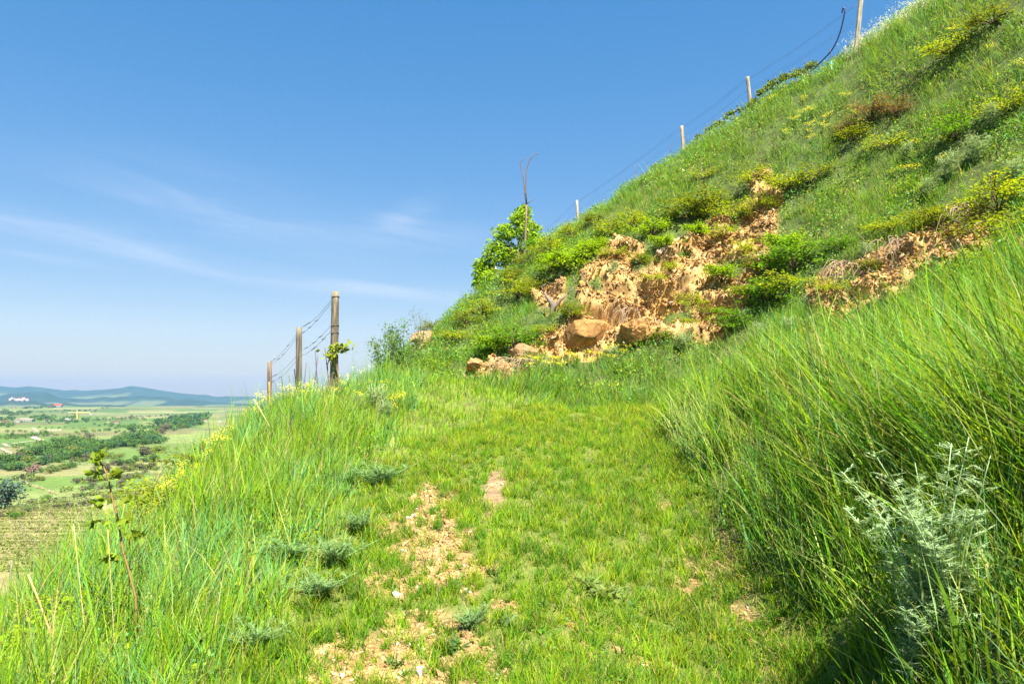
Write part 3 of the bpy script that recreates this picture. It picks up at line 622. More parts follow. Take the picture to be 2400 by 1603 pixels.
def tall_grass():
    # left verge
    mb = MB(); n_ = 165000
    u = rng.random(n_); y = 2.6 + 13.5 * u**1.3; x = rng.uniform(-6.8, .2, n_); z = Hn(x, y)
    t = is_track(x, y); tuft = sstep(.32, .62, fbm(x * 3, y * 2.6, s=80, o=3))
    m = (rng.random(n_) < (1 - t) * (.35 + .65 * tuft)) & vis(x, y, z) & (x < np.interp(y, [2, 9, 12, 16], [-1, -.8, .3, .3])) & (x > -5.6 - (y > 9)); x, y, z, tuft = x[m], y[m], z[m], tuft[m]; k = len(x)
    ed = np.clip((-1.4 - x) / .9, 0, 1); big = fbm(x * .7, y * .6, s=81, o=3)
    h = (.10 + .25 * ed) * rng.gamma(7, 1 / 7, k) * (.65 + .55 * tuft) * (.8 + .5 * big)
    nose = sstep(10.5, 13, y); h *= (1 - .05 * nose)
    wd = rng.lognormal(math.log(.0060), .35, k) * (1 + y * .055)
    bl = sstep(.46, .62, fbm(x * .8 + 7, y * .7, s=82, o=3)) * ed * (1 + .8 * (y > 5.5))
    c = mixcol([.9 * np.ones(k), .9 * np.ones(k), .35 * np.ones(k), 1.5 * bl, .30 * np.ones(k), .10 * np.ones(k)], ['yel', 'mid', 'deep', 'blue', 'pale', 'dry'])
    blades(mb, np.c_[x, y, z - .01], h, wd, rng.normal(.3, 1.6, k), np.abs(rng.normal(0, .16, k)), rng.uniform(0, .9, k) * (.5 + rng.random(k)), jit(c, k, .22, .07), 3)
    tufts(mb, 700, -5.6, -1.6, 2.8, 14, (40, 90), .40, ['yel', 'mid', 'deep', 'blue', 'pale'], [1, 1, .5, 1.3, .5], None, 0, lambda a, b: (a < np.interp(b, [2, 9, 12, 16], [-1.7, -1.6, -.8, -.6])))
    tag(mb.build('grass', M_grass), 'tall bluish and yellow green meadow grass along the left verge of the track', 'grass', kind='stuff')
    # right bank: long blades leaning left over the track
    mb = MB(); n_ = 66000
    u = rng.random(n_); y = 2.2 + 10.2 * u**1.25; x = rng.uniform(1.4, 7.2, n_); nn_ = np.arange(n_) % 5 == 0; x = np.where(nn_, rng.uniform(1.7, 3.6, n_), x); y = np.where(nn_, rng.uniform(2.0, 5.2, n_), y); z = Hn(x, y)
    t = is_track(x, y); tuft = sstep(.34, .6, fbm(x * 2.2, y * 2.0, s=83, o=3))
    m = (rng.random(n_) < (1 - t) * (.22 + .78 * tuft)) & vis(x, y, z, 400) & (x < 1.9 + .62 * y); x, y, z, tuft = x[m], y[m], z[m], tuft[m]; k = len(x)
    ed = np.clip((x - 1.75) / .7, 0, 1)
    h = (.16 + .30 * ed) * rng.gamma(5, 1 / 5, k) * (.7 + .5 * tuft) * (1 - .35 * sstep(7, 10.5, y))
    wd = rng.lognormal(math.log(.0072), .38, k) * (1 + y * .05)
    fan = np.exp(-((x - 3.3) / .9)**2 - ((y - 5.2) / 1.6)**2)
    lean = np.clip(rng.normal(.32, .28, k) + .35 * fan, 0, 1.3)
    c = mixcol([.65 + .5 * fan, np.ones(k) * 1.2, np.ones(k) * .6, .3 * np.ones(k), .22 + .7 * fan, .07 * np.ones(k)], ['yel', 'mid', 'deep', 'blue', 'pale', 'dry'])
    blades(mb, np.c_[x, y, z - .01], h, wd, math.pi + (fbm(x * 1.6, y * 1.6, s=86, o=2) - .5) * 5.5 + rng.normal(0, .75, k), lean, rng.uniform(-.2, 1.0, k), jit(c, k, .24, .07), 4)
    tufts(mb, 820, 1.95, 6.3, 2.3, 11.5, (50, 110), .44, ['yel', 'mid', 'deep', 'blue', 'pale'], [.9, 1.2, .6, .5, .5], math.pi, .15, lambda a, b: a < 1.9 + .62 * b, .0068)
    tag(mb.build('grass', M_grass), 'long arching deep green grass overhanging the right bank', 'grass', kind='stuff')
    mb = MB(); n_ = 30000; y = 2.2 + 10 * rng.random(n_)**1.2; x = rng.uniform(1.7, 6.5, n_); z = Hn(x, y); cl = sstep(.47, .6, fbm(x * 2, y * 2, s=87, o=3))
    m = (rng.random(n_) < cl * (1 - is_track(x, y))) & vis(x, y, z, 300); x, y, z = x[m], y[m], z[m]; k = len(x)
    leaves(mb, np.c_[x, y, z + rng.uniform(.05, .36, k)], rng.uniform(.02, .05, k), jit(mixcol([np.ones(k), np.ones(k), .8 * np.ones(k), .3 * np.ones(k)], ['yel', 'mid', 'deep', 'pale']), k, .2), .4, .55)
    x = rng.uniform(-5.5, -1.5, n_); y = 2.6 + 11 * rng.random(n_)**1.2; z = Hn(x, y); cl = sstep(.48, .6, fbm(x * 2, y * 2, s=88, o=3))
    m = (rng.random(n_) < cl * (1 - is_track(x, y))) & vis(x, y, z, 300); x, y, z = x[m], y[m], z[m]; k = len(x)
    leaves(mb, np.c_[x, y, z + rng.uniform(.03, .26, k)], rng.uniform(.02, .045, k), jit(mixcol([np.ones(k), np.ones(k), .8 * np.ones(k), .6 * np.ones(k)], ['yel', 'mid', 'deep', 'blue']), k, .2), .4, .55)
    tag(mb.build('ground_cover', M_leaf), 'leafy clover and bedstraw tangled through the tall verge and bank grass', 'ground cover', kind='stuff')
    # long single stalks
    mb = MB(); k = 900; x, y, z = scatter(k, 1.9, 5.5, 3, 9.5)
    blades(mb, np.c_[x, y, z], rng.uniform(.6, .95, k), rng.uniform(.004, .008, k), rng.normal(math.pi, .9, k), rng.uniform(.2, .8, k), rng.uniform(.2, 1.1, k), jit(np.array(GC['pale']), k, .12), 6)
    k = 60; x, y, z = scatter(k, 2.2, 4.6, 4, 10)
    blades(mb, np.c_[x, y, z], rng.uniform(.7, 1.0, k), .0045, rng.normal(math.pi, .5, k), rng.uniform(.5, 1., k), rng.uniform(.6, 1.3, k), jit(np.array(GC['dry']), k, .12), 8)
    k = 340; x = rng.uniform(-5, -1.9, k); y = rng.uniform(3, 12, k); z = Hn(x, y)
    blades(mb, np.c_[x, y, z], rng.uniform(.4, .7, k), rng.uniform(.003, .006, k), rng.uniform(0, 6.28, k), rng.uniform(.0, .3, k), rng.uniform(.1, .8, k), jit(np.array(GC['dry']) * .8, k, .2), 5)
    for px, py, n_ in ((1960, 930, 34), (1850, 960, 26), (2050, 900, 22), (2200, 800, 16), (1760, 900, 14)):
        p = hit(px, py); x = p[0] + rng.normal(0, .28, n_); y = p[1] + rng.normal(0, .35, n_)
        blades(mb, np.c_[x, y, Hn(x, y) + .05], rng.uniform(.5, .85, n_), .005, math.pi + rng.normal(0, .55, n_), rng.uniform(.1, .7, n_), rng.uniform(.8, 1.7, n_), jit(np.array(GC['dry']), n_, .15), 8)
    for k, x0, x1, y0, y1 in ((420, -5.2, -1.7, 3, 13), (260, 1.95, 5.2, 3.2, 11)):
        x = rng.uniform(x0, x1, k); y = rng.uniform(y0, y1, k); h = rng.uniform(.35, .62, k); P0 = np.c_[x, y, Hn(x, y)]; cc = jit(np.array([.26, .24, .09]), k, .2)
        az = rng.uniform(0, 6.28, k); le = rng.uniform(0, .35, k) + .2 * (x > 0); blades(mb, P0, h * 1.05, .003, az, le, 0, cc, 3)
        D_ = np.c_[np.cos(az) * np.sin(le), np.sin(az) * np.sin(le), np.cos(le)]; tip = P0 + D_ * h[:, None]
        for q in range(8): leaves(mb, tip + D_ * rng.uniform(-.09, .0, (k, 1)) + rng.normal(0, .006, (k, 3)), .016, cc * 1.15, .1, .5, D_)
    tag(mb.build('grass_stalks', M_grass), 'long pale and straw coloured stalks rising above the bank grass', 'grass', kind='stuff')
def hill_grass():
    mb = MB(); n_ = 520000
    x = rng.uniform(-7, 16, n_); y = rng.uniform(10.5, 31, n_); z = Hn(x, y)
    rk = bil(ROCK, x, y); t = is_track(x, y)
    e = .15
    gxx = (Hn(x + e, y) - Hn(x - e, y)) / (2 * e); gyy = (Hn(x, y + e) - Hn(x, y - e)) / (2 * e)
    # keep only what faces the camera side or lies just over the crest
    d_ = np.stack([x, y, z - EYE], 1); d_ /= np.linalg.norm(d_, axis=1)[:, None]
    fac = -(d_[:, 0] * -gxx + d_[:, 1] * -gyy + d_[:, 2])
    tuft = sstep(.36, .6, fbm(x * 2.2, y * 2.2, z * 1.2, s=90, o=3))
    den = (.45 + .55 * tuft) * (1 - .3 * bil(SHM, x, y)) * (1 - sstep(.15, .6, rk) * .985) * (1 - t) * sstep(-.32, -.02, fac)
    m = (rng.random(n_) < den) & vis(x, y, z) & ((x > .3) | (y > 15)); x, y, z, tuft, gxx, gyy = x[m], y[m], z[m], tuft[m], gxx[m], gyy[m]; facm = fac[m]; k = len(x)
    foot = (1 - sstep(15.5, 17.5, y)) * (z < 3.2)
    sm = bil(SHM, x, y); h = rng.gamma(5, .046, k) * (.5 + .75 * tuft) * (1 + .15 * foot) * (1 - .6 * sm) * (.55 + .45 * sstep(-.02, .16, facm))
    wd = rng.uniform(.007, .014, k)
    big = fbm(x * .45, y * .45, z * .5, s=91, o=3); top = sstep(6.5, 10, z)
    bl = sstep(.48, .62, big); ye = sstep(.5, .64, fbm(x * .6 + 9, y * .6, z * .6, s=92, o=3))
    c = mixcol([.7 + .6 * ye - .2 * foot, np.ones(k) * 1.5, .45 * np.ones(k), 1.3 * bl * (1 - foot) + .5 * top + .5 * foot, .3 + .3 * top, .08 + .25 * (1 - foot) * sstep(.45, .6, 1 - tuft) * .6], ['yel', 'mid', 'deep', 'blue', 'pale', 'dry'])
    az = np.arctan2(-gyy, -gxx) + rng.normal(0, .9, k)
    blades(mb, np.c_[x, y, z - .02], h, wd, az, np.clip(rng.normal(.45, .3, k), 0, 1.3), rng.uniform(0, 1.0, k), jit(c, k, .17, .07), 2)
    tag(mb.build('grass', M_grass), 'tufted wild grass on the steep hillside above and below the rock face', 'grass', kind='stuff')
    # broadleaf ground cover on the hill
    mb = MB(); n_ = 210000
    x = rng.uniform(-5, 16, n_); y = rng.uniform(11, 27, n_); z = Hn(x, y); rk = bil(ROCK, x, y)
    cl = sstep(.44, .56, fbm(x * 1.1, y * 1.1, z, s=95, o=3))
    m = (rng.random(n_) < cl * (1 - sstep(.1, .5, rk) * .97) * (1 - is_track(x, y))) & vis(x, y, z) & ((x > 2) | (y > 15)); x, y, z = x[m], y[m], z[m]; k = len(x)
    yy = sstep(.45, .62, fbm(x * .8, y * .8, z, s=96, o=2)); br = sstep(.58, .66, fbm(x * .7 + 5, y * .7, z * .7, s=97, o=2))
    c = mixcol([.5 + yy, np.ones(k), .6 * np.ones(k), .9 * (1 - yy), .5 * br, .7 * yy, .5 * (1 - yy)], ['yel', 'mid', 'deep', 'blue', 'dry', 'lime', 'pale'])
    leaves(mb, np.c_[x, y, z + rng.uniform(.03, .34, k)], rng.uniform(.03, .075, k), jit(c, k, .22, .08), .35, .55)
    tag(mb.build('ground_cover', M_leaf), 'leafy weeds tangled among the grass of the steep hillside', 'ground cover', kind='stuff')
short_grass(); tall_grass(); hill_grass()
def dry_litter():
    mb = MB(); k = 0
    for px, py, r_, n_, ln in [(2130, 600, .9, 500, .45), (1990, 650, .5, 260, .4), (2280, 520, .6, 420, .5), (1560, 790, .6, 260, .35), (1230, 862, .5, 260, .3), (1450, 725, .5, 140, .35),
                          (2180, 770, .6, 160, .4), (1800, 380, .6, 220, .35), (2100, 240, .8, 260, .4), (1400, 540, .5, 160, .3), (1290, 700, .4, 120, .35), (1700, 830, .8, 220, .35), (1680, 760, .3, 100, .3)]:
        p = hit(px, py); x = p[0] + rng.normal(0, r_ * .6, n_); y = p[1] + rng.normal(0, r_ * .35, n_); z = Hn(x, y)
        cc = jit(np.array([.30, .22, .14]), n_, .2, .05)
        blades(mb, np.c_[x, y, z + .04], rng.uniform(.5, 1.1, n_) * ln, rng.uniform(.006, .011, n_), rng.normal(-2.2, 1.1, n_), rng.uniform(.5, 1.5, n_), rng.uniform(.2, 1.6, n_), cc, 4, 1.1, .9)
    # straw on the right wheel track edge
    for px, py, r_, n_ in [(1700, 1340, .22, 1100), (1560, 1000, .35, 400), (1680, 1260, .2, 500), (1810, 1530, .2, 400)]:
        p = hit(px, py); x = p[0] + rng.normal(0, r_ * .5, n_); y = p[1] + rng.normal(0, r_ * 1.1, n_); z = Hn(x, y)
        blades(mb, np.c_[x, y, z + .01], rng.uniform(.05, .14, n_), .004, rng.uniform(0, 6.28, n_), rng.uniform(1, 1.6, n_), 0, jit(np.array([.40, .26, .13]), n_, .2, .05), 2)
    tag(mb.build('dry_grass', M_stem), 'dead straw and fine roots hanging over the rock edges and bank', 'dry grass', kind='stuff')
dry_litter()

# ------------------------------------------------------------------ shrubs
def shrub_mesh(seed, col, dens=1100, rx=.5, rz=.5, leaf=.055, twig=(.10, .07, .045), spray=.8, nb=16, split=.12):
    global rng
    keep = rng; rng = np.random.default_rng(seed)
    tw = MB(); lf = MB(); ps = []; ds = []
    for b in range(nb):
        az = rng.uniform(0, 6.28); el = rng.uniform(.15, 1.35); ln = rng.uniform(.6, 1.05)
        d = np.array([math.cos(az) * math.cos(el) * rx, math.sin(az) * math.cos(el) * rx, math.sin(el) * rz]) * ln
        t = np.linspace(0, 1, 6)[:, None]; pts = d * t + np.array([0, 0, .10 * rz]) * np.sin(t * 3.0) + rng.normal(0, .015, (6, 3)) * t
        tube(tw, pts, np.linspace(.009, .003, 6), twig, 4)
        for s_ in range(5):
            a = rng.uniform(.3, 1); q = d * a + np.array([0, 0, .10 * rz * math.sin(a * 3)]); da = az + rng.normal(0, .9)
            e = np.array([math.cos(da), math.sin(da), rng.uniform(-.1, .45)]) * rx * rng.uniform(.25, .5)
            tube(tw, [q, q + e * .5 + [0, 0, .01], q + e], [.004, .003, .002], twig, 3)
            m = int(dens / nb / 5); tt = rng.random((m, 1)); ps.append(q + e * tt * 1.08 + rng.normal(0, 1, (m, 3)) * np.array([split, split, split * .32]) * rx); ds.append(np.tile(e, (m, 1)))
    ps = np.concatenate(ps); ds = np.concatenate(ds); k = len(ps)
    ds = ds / np.linalg.norm(ds, axis=1)[:, None]
    c = jit(np.array(col), k, .17, .07); c = c * (1 + .25 * rng.random((k, 1)) * (rng.random((k, 1)) < .25))
    leaves(lf, ps, rng.uniform(.6, 1.2, k) * leaf, c, spray * .8, .6, ds)
    rng = keep
    return tw, lf
def make_shrub(seed, col, name='shrub', cat='shrub', mat=None, **kw):
    tw, lf = shrub_mesh(seed, col, **kw)
    r_ = empty(name, (0, 0, 0), 'x', cat); tw.build('branches', M_bark, r_); lf.build('foliage', mat or M_leaf, r_); return r_
YG = (.235, .30, .006); OL = (.14, .18, .006); GR = (.10, .23, .008); BR = (.15, .10, .03); LM = (.20, .33, .005)
protoS = {'yg': [make_shrub(101, YG), make_shrub(102, YG, rx=.6, rz=.34)], 'ol': [make_shrub(103, OL, dens=1300), make_shrub(107, OL, rx=.6, rz=.36)], 'gr': [make_shrub(104, GR, dens=1300)],
          'br': [make_shrub(105, BR, leaf=.04)], 'lm': [make_shrub(106, LM, dens=1500)]}
used = set()
def shrub(kind, px, py, s, label, group='leafy shrubs clinging to the rocky slope', flat=1.0, far=0):
    pr = random.choice(protoS[kind]); p = verge(px, py)
    rz = random.uniform(0, 6.28); sc_ = (s, s, s * flat)
    if pr.name not in used:
        used.add(pr.name); pr.location = p; pr.rotation_euler = (0, 0, rz); pr.scale = sc_; pr['label'] = label; pr['group'] = group; return
    dup(pr, p, rz, sc_, label, group)
for a in SH: shrub(a[0], a[1], a[2], a[3] * 1.3, a[4])
shrub('lm', 125, 1335, .95, 'bright green bush at the lower left edge above the vineyard', 'bushes on the left verge')
shrub('yg', 45, 1410, .8, 'yellow green bush at the left border of the picture', 'bushes on the left verge')
shrub('yg', 200, 1330, .65, 'small yellowish bush right of the bright green one on the left verge', 'bushes on the left verge')
shrub('ol', 505, 1035, 1.25, 'brownish olive bush on the left verge crest', 'bushes on the left verge')
shrub('ol', 440, 1085, 1.15, 'olive bush among yellow flowers on the left verge crest', 'bushes on the left verge')
shrub('yg', 395, 1110, 1.0, 'yellowish bush nearest the valley among the yellow flowers', 'bushes on the left verge')

# thin leafy saplings at the left skyline
def sapling(px, py, Y, h, label, nst=3, col=(.09, .17, .035), leafs=420, lw=.058, wid=.35):
    g = at(px, py, Y); p = np.array([g[0], Y, Hn(g[0], Y)]); h = h + (g[2] - p[2])
    r_ = empty('sapling', p, label, 'sapling', 'leafy saplings on the left skyline'); tw = MB(); lf = MB()
    for s_ in range(nst):
        a = rng.uniform(0, 6.28); t = np.linspace(0, 1, 8)[:, None]; hh = h * rng.uniform(.65, 1.0)
        pts = np.array([math.cos(a) * wid, math.sin(a) * wid * .5, 0]) * t**1.5 + np.array([0, 0, hh]) * t + rng.normal(0, .012, (8, 3)) * t
        tube(tw, pts, np.linspace(.011, .003, 8), (.13, .10, .07), 5)
        m = leafs; u = rng.uniform(.25, 1, m); q = np.stack([np.interp(u, t[:, 0], pts[:, i]) for i in range(3)], 1)
        leaves(lf, q + rng.normal(0, 1, (m, 3)) * np.array([.09, .09, .06]), rng.uniform(.6, 1.2, m) * lw, jit(np.array(col), m, .2, .08), .2, .5)
    tw.build('stem', M_bark, r_); lf.build('foliage', M_leaf, r_)
sapling(905, 850, 16.5, .75, 'thin leafy sapling nearest the wooden posts', 4)
sapling(945, 815, 17.5, .62, 'bushy sapling between its two thinner neighbours', 5, wid=.42)
sapling(988, 790, 20, .75, 'sparse grey green sapling against the sky beside the pink stone', 4, (.10, .15, .08), 150, .04)

# ------------------------------------------------------------------ small tree behind the crest and the dead trunk
def crest_tree():
    Y = 28.5; b = at(1215, 640, Y); g = Hn(b[0], Y); base = np.array([b[0], Y, g]); r_ = empty('broadleaf_tree', base, 'small round leafy green tree behind the crest, beside the bare forked trunk', 'tree')
    tw = MB(); lf = MB()
    lobes = [(1220, 512, .42), (1165, 590, .55), (1240, 545, .5), (1132, 625, .42), (1185, 545, .42), (1205, 600, .6), (1150, 655, .5), (1262, 590, .45), (1195, 660, .55), (1235, 640, .5), (1228, 490, .25), (1125, 660, .3)]
    top = at(1215, 560, Y); tube(tw, [(0, 0, -.3), (0, 0, .8), (top - base) * .9 + [0, 0, .2]], [.09, .07, .03], (.12, .09, .06), 7)
    for px, py, r in lobes:
        c = at(px, py, Y) - base + np.array([0, rng.uniform(-.5, .5), 0]); tube(tw, [(0, 0, .7), c * .55 + [0, 0, .3], c], [.04, .025, .01], (.12, .09, .06), 5)
        m = int(2300 * r); d = rng.normal(0, 1, (m, 3)); d /= np.linalg.norm(d, axis=1)[:, None]
        rr = r * (.35 + .75 * rng.random(m)**.6) * (.7 + .6 * vnoise(d[:, 0] * 2.5 + px, d[:, 1] * 2.5, d[:, 2] * 2.5, s=5))
        leaves(lf, c + d * rr[:, None] * np.array([1, 1, .85]), rng.uniform(.07, .13, m), jit(np.array([.19, .31, .010]), m, .22, .07), .45, .75)
    tw.build('trunk', M_bark, r_); lf.build('crown', M_leaf, r_)
crest_tree()
def dead_trunk():
    Y = 25.6; b = at(1226, 612, Y); base = np.array([b[0], Y, Hn(b[0], Y)]); r_ = empty('dead_tree', base, 'bare grey trunk forking into two twisted branches against the sky', 'dead tree')
    mb = MB(); q = lambda l: [at(x, y, Y) - base for x, y in l]; col = (.17, .125, .09)
    tube(mb, [np.array([0, 0, -.2])] + q([(1229, 600), (1231, 560), (1233, 520), (1234, 480)]), [.046, .044, .041, .038, .034], col, 7); mb.build('trunk', M_bark, r_)
    for l, ra in (([(1234, 482), (1231, 450), (1227, 420), (1221, 388), (1218, 382), (1225, 376), (1233, 369)], (.030, .026, .022, .018, .014, .012, .008)),
                  ([(1234, 482), (1232, 440), (1234, 400), (1241, 375), (1250, 366), (1258, 362), (1262, 359)], (.03, .024, .022, .02, .016, .014, .012)),
                  ([(1233, 481), (1226, 475), (1218, 466)], (.014, .012, .008)), ([(1234, 480), (1243, 472), (1254, 468)], (.014, .012, .008)), ([(1231, 460), (1224, 450)], (.01, .006))):
        m = MB(); tube(m, q(l), ra, (.13, .10, .09), 6); m.build('branch', M_bark, r_)
dead_trunk()

# ------------------------------------------------------------------ dead wood on the rock
def log(pts, rad, label, col=(.38, .31, .25), knob=True):
    P_ = [hit(a, b) + np.array([0, -.12, .05]) for a, b in pts]; o0 = P_[0]
    mb = MB(); k = 14; t = np.linspace(0, 1, len(P_)); tt = np.linspace(0, 1, k); q = np.stack([np.interp(tt, t, [p[i] for p in P_]) for i in range(3)], 1) - o0
    q += rng.normal(0, rad * .22, q.shape)
    tube(mb, q, rad * (1 + .35 * np.sin(np.arange(k) * 1.9)) * np.linspace(1, .65, k), col, 9)
    return tag(mb.build('dead_log', M_bark, origin=None), label, 'log'), o0, mb
def place_log(*a, **k):
    o, p, _ = log(*a, **k); o.location = p; return o
place_log([(1540, 605), (1560, 590), (1590, 568)], .075, 'short sawn pinkish log lying at the top of the rock face', (.42, .29, .20))
def stump():
    p = hit(1295, 722) + np.array([0, -.25, .0]); r_ = empty('root_stump', p, 'weathered grey split stump with bare roots on the left of the rock', 'stump')
    mb = MB(); Y = p[1]; q = lambda l: [at(x, y, Y) - p for x, y in l]
    tube(mb, q([(1275, 685), (1285, 700), (1296, 715), (1292, 735), (1285, 745)]), [.02, .05, .085, .05, .015], (.17, .14, .115), 9)
    tube(mb, q([(1330, 690), (1315, 702), (1298, 722), (1288, 738)]), [.02, .04, .06, .02], (.15, .11, .08), 9); mb.build('trunk', M_bark, r_)
    for l in ([(1275, 686), (1268, 672), (1280, 665)], [(1330, 690), (1345, 672)], [(1350, 665), (1343, 645)], [(1380, 675), (1365, 640), (1360, 630)], [(1285, 745), (1283, 762)], [(1296, 715), (1278, 722), (1270, 736)]):
        m = MB(); tube(m, q(l), np.linspace(.018, .006, len(l)), (.20, .165, .13), 5); m.build('root', M_bark, r_)
stump()
def roots(px, py, n_, label):
    p = hit(px, py) + np.array([-.1, -.2, .1]); mb = MB()
    for i in range(n_):
        a = rng.uniform(-.5, .5); ln = rng.uniform(.3, .75); t = np.linspace(0, 1, 7)[:, None]
        pts = np.array([a - .2, -.25, 0]) * t + np.array([0, 0, .14]) * np.sin(t * 3.1) - np.array([0, 0, ln]) * t**1.8 + rng.normal(0, .03, (7, 3)) * t + rng.normal(0, .12, 3) * np.array([1.6, .5, .3])
        tube(mb, pts, np.linspace(.010, .003, 7), (.30, .22, .15), 4)
    o = mb.build('exposed_roots', M_bark); o.location = p; tag(o, label, 'roots', 'bare roots hanging from the undercut slope')
roots(2260, 510, 40, 'arching bare roots hanging from the undercut slope at the right border')
roots(2000, 640, 30, 'bare roots drooping over the right hand orange recess')
roots(2110, 590, 24, 'tangled dead roots between the two hanging root bundles')
roots(1480, 745, 12, 'thin bare roots sticking out of the dark hollow in the rock')
roots(1240, 855, 22, 'matted grey roots beside the lowest stones of the rock foot')

# ------------------------------------------------------------------ vineyard trellises
def post_mesh(h, r0, r1, col, seed, knot=False):
    mb = MB(); k = 14; n_ = 12; z = np.linspace(0, h, k)
    an = np.arange(n_) / n_ * 2 * math.pi; V = []; C = []
    for i in range(k):
        rr = (r0 + (r1 - r0) * i / (k - 1)) * (1 + .10 * (vnoise(np.cos(an) * 2 + seed, np.sin(an) * 2, np.full(n_, z[i] * 3), s=seed) - .5) + .05 * np.sin(an * 3 + seed))
        V.append(np.c_[rr * np.cos(an), rr * np.sin(an), np.full(n_, z[i])])
        cc = np.array(col) * (.7 + .6 * vnoise(an * 2.5, np.full(n_, z[i] * .8), s=seed + 3))[:, None]
        top = sstep(h - .25, h, z[i]); cc = cc * (1 - .3 * top) + np.array([.24, .22, .13]) * .3 * top
        C.append(cc)
    V.append(np.array([[0, 0, h + .01]])); C.append(np.array([[.28, .23, .16]]))
    f = np.array([[i*n_+j, i*n_+(j+1) % n_, (i+1)*n_+(j+1) % n_, (i+1)*n_+j] for i in range(k-1) for j in range(n_)])
    t = np.array([[(k-1)*n_+j, (k-1)*n_+(j+1) % n_, k*n_] for j in range(n_)])
    mb.add(np.concatenate(V), [f, t], np.concatenate(C)); return mb
def ring(mb, z, r, th=.006, tail=True):
    a = np.linspace(0, 2 * math.pi, 17); tube(mb, np.c_[r * np.cos(a), r * np.sin(a), z + .008 * np.sin(a * 2)], th, (.07, .06, .055), 5, False)
    if tail: tube(mb, [(-r, 0, z), (-r - .05, 0, z + .012), (-r - .075, -.01, z - .008)], th * .9, (.07, .06, .055), 5)
def trellis(posts, label, wires, rtop):
    """posts: (top px,py, foot px, distance, radius, colour)"""
    tops = []; base0 = None
    for i, (tx, ty, bx, Y, rad, col) in enumerate(posts):
        T = at(tx, ty, Y); B = np.array([at(bx, ty, Y)[0], Y, 0]); B[2] = Hn(B[0], Y) - .25
        if base0 is None: base0 = B; root = empty('vineyard_trellis', B, label, 'trellis', 'wooden trellises of the hillside vineyard')
        h = np.linalg.norm(T - B); d = Vector(T - B).normalized(); o = post_mesh(h, rad * 1.12, rad, col, i * 7 + int(tx)).build('post', M_wood, root)
        o.location = B - base0; o.rotation_euler = d.to_track_quat('Z', 'Y').to_euler()
        tops.append((T, B, h, o, rad))
    for i in range(len(posts) - 1):
        for fa, fb in wires[i]:
            (T, B, h, _, ra), (T2, B2, h2, _, rb) = tops[i], tops[i + 1]
            a = T + (B - T) / h * fa - np.array([ra, 0, 0]); b = T2 + (B2 - T2) / h2 * fb; t = np.linspace(0, 1, 14)[:, None]
            pts = a + (b - a) * t - np.array([0, 0, 1]) * np.sin(t * math.pi) * .07 + rng.normal(0, .004, (14, 3)); mb = MB(); tube(mb, pts - base0, rtop, (.07, .06, .055), 5)
            for u in rng.uniform(.1, .9, 3):
                q = a + (b - a) * u - np.array([0, 0, .07 * math.sin(u * math.pi)]) - base0; tube(mb, [q - [.03, 0, .015], q + [.03, 0, .02]], rtop * 2.6, (.07, .06, .055), 5)
            mb.build('wire', M_metal, root)
    return root, tops, base0
W1 = (.17, .14, .10); W2 = (.16, .135, .105); W3 = (.15, .11, .08)
rt, tp, b0 = trellis([(786, 684, 787, 12.3, .060, W1), (701, 768, 706, 16.0, .061, W2), (632, 848, 641, 21.5, .062, W3)], 'three weathered round wooden posts with wires stepping down the left skyline',
                     [[(.14, .02), (.17, .16), (.55, .50), (.64, .62)], [(.16, .02), (.24, .10), (.72, .60), (.62, .45)]], .0030)
def collars():
    o = tp[0][3]; h = tp[0][2]
    for z in (h - .085, h - .56, h - .68):
        m = MB(); ring(m, z, tp[0][4] + .006, .0055); m.build('wire_tie', M_metal, rt).matrix_local = o.matrix_local
    m = MB(); v0, f0 = ico(2); m.add(v0 * np.array([.018, .008, .034]) + np.array([-.008, -.060, h - .29]), [f0], (.30, .13, .06))
    kn = m.build('knot', M_wood, rt); kn.matrix_local = o.matrix_local
bpy.context.view_layer.update(); collars()
# leaning prop behind the third post
def stake(px, y0, y1, Y, label, lean=0, r=.009, col=(.09, .08, .09), name='vine_stake', cat='stake', group='thin metal stakes of the vineyard rows', mat=None, px2=None):
    T = at(px, y0, Y); b = at(px2 or px + lean, y1, Y); B = b.copy(); g = Hn(b[0], Y) - .12; s_ = (T[0] - b[0]) / max(T[2] - b[2], .05); B[2] = g; B[0] = b[0] - s_ * (b[2] - g)
    mb = MB(); t = np.linspace(0, 1, 6)[:, None]; tube(mb, (T - B) * t + rng.normal(0, r * .25, (6, 3)), np.full(6, r), col, 6)
    o = mb.build(name, mat or M_stem); o.location = B; return tag(o, label, cat, group)
stake(631, 895, 950, 21.4, 'orange brown leaning prop behind the third post', 0, .022, (.50, .27, .10), 'wooden_prop', 'prop', None)
for a in [(739, 822, 868, 14.2, 'forked dark twig stake left of the nearest post', 3), (745, 834, 866, 14.2, 'short side twig of the forked stake left of the nearest post', -4), (762, 816, 860, 13.0, 'thin dark stake just left of the nearest post', 5),
          (772, 811, 850, 12.5, 'dark stake touching the nearest post', 7), (690, 865, 915, 16.5, 'thin dark stake left of the middle post', 4), (660, 882, 918, 18.5, 'thin dark stake between middle and farthest post', 3),
          (678, 880, 905, 17.4, 'short dark stake under a yellow flower left of the middle post', 1), (718, 850, 890, 16.6, 'thin green stem stake just right of the middle post', -4)]:
    stake(*a)
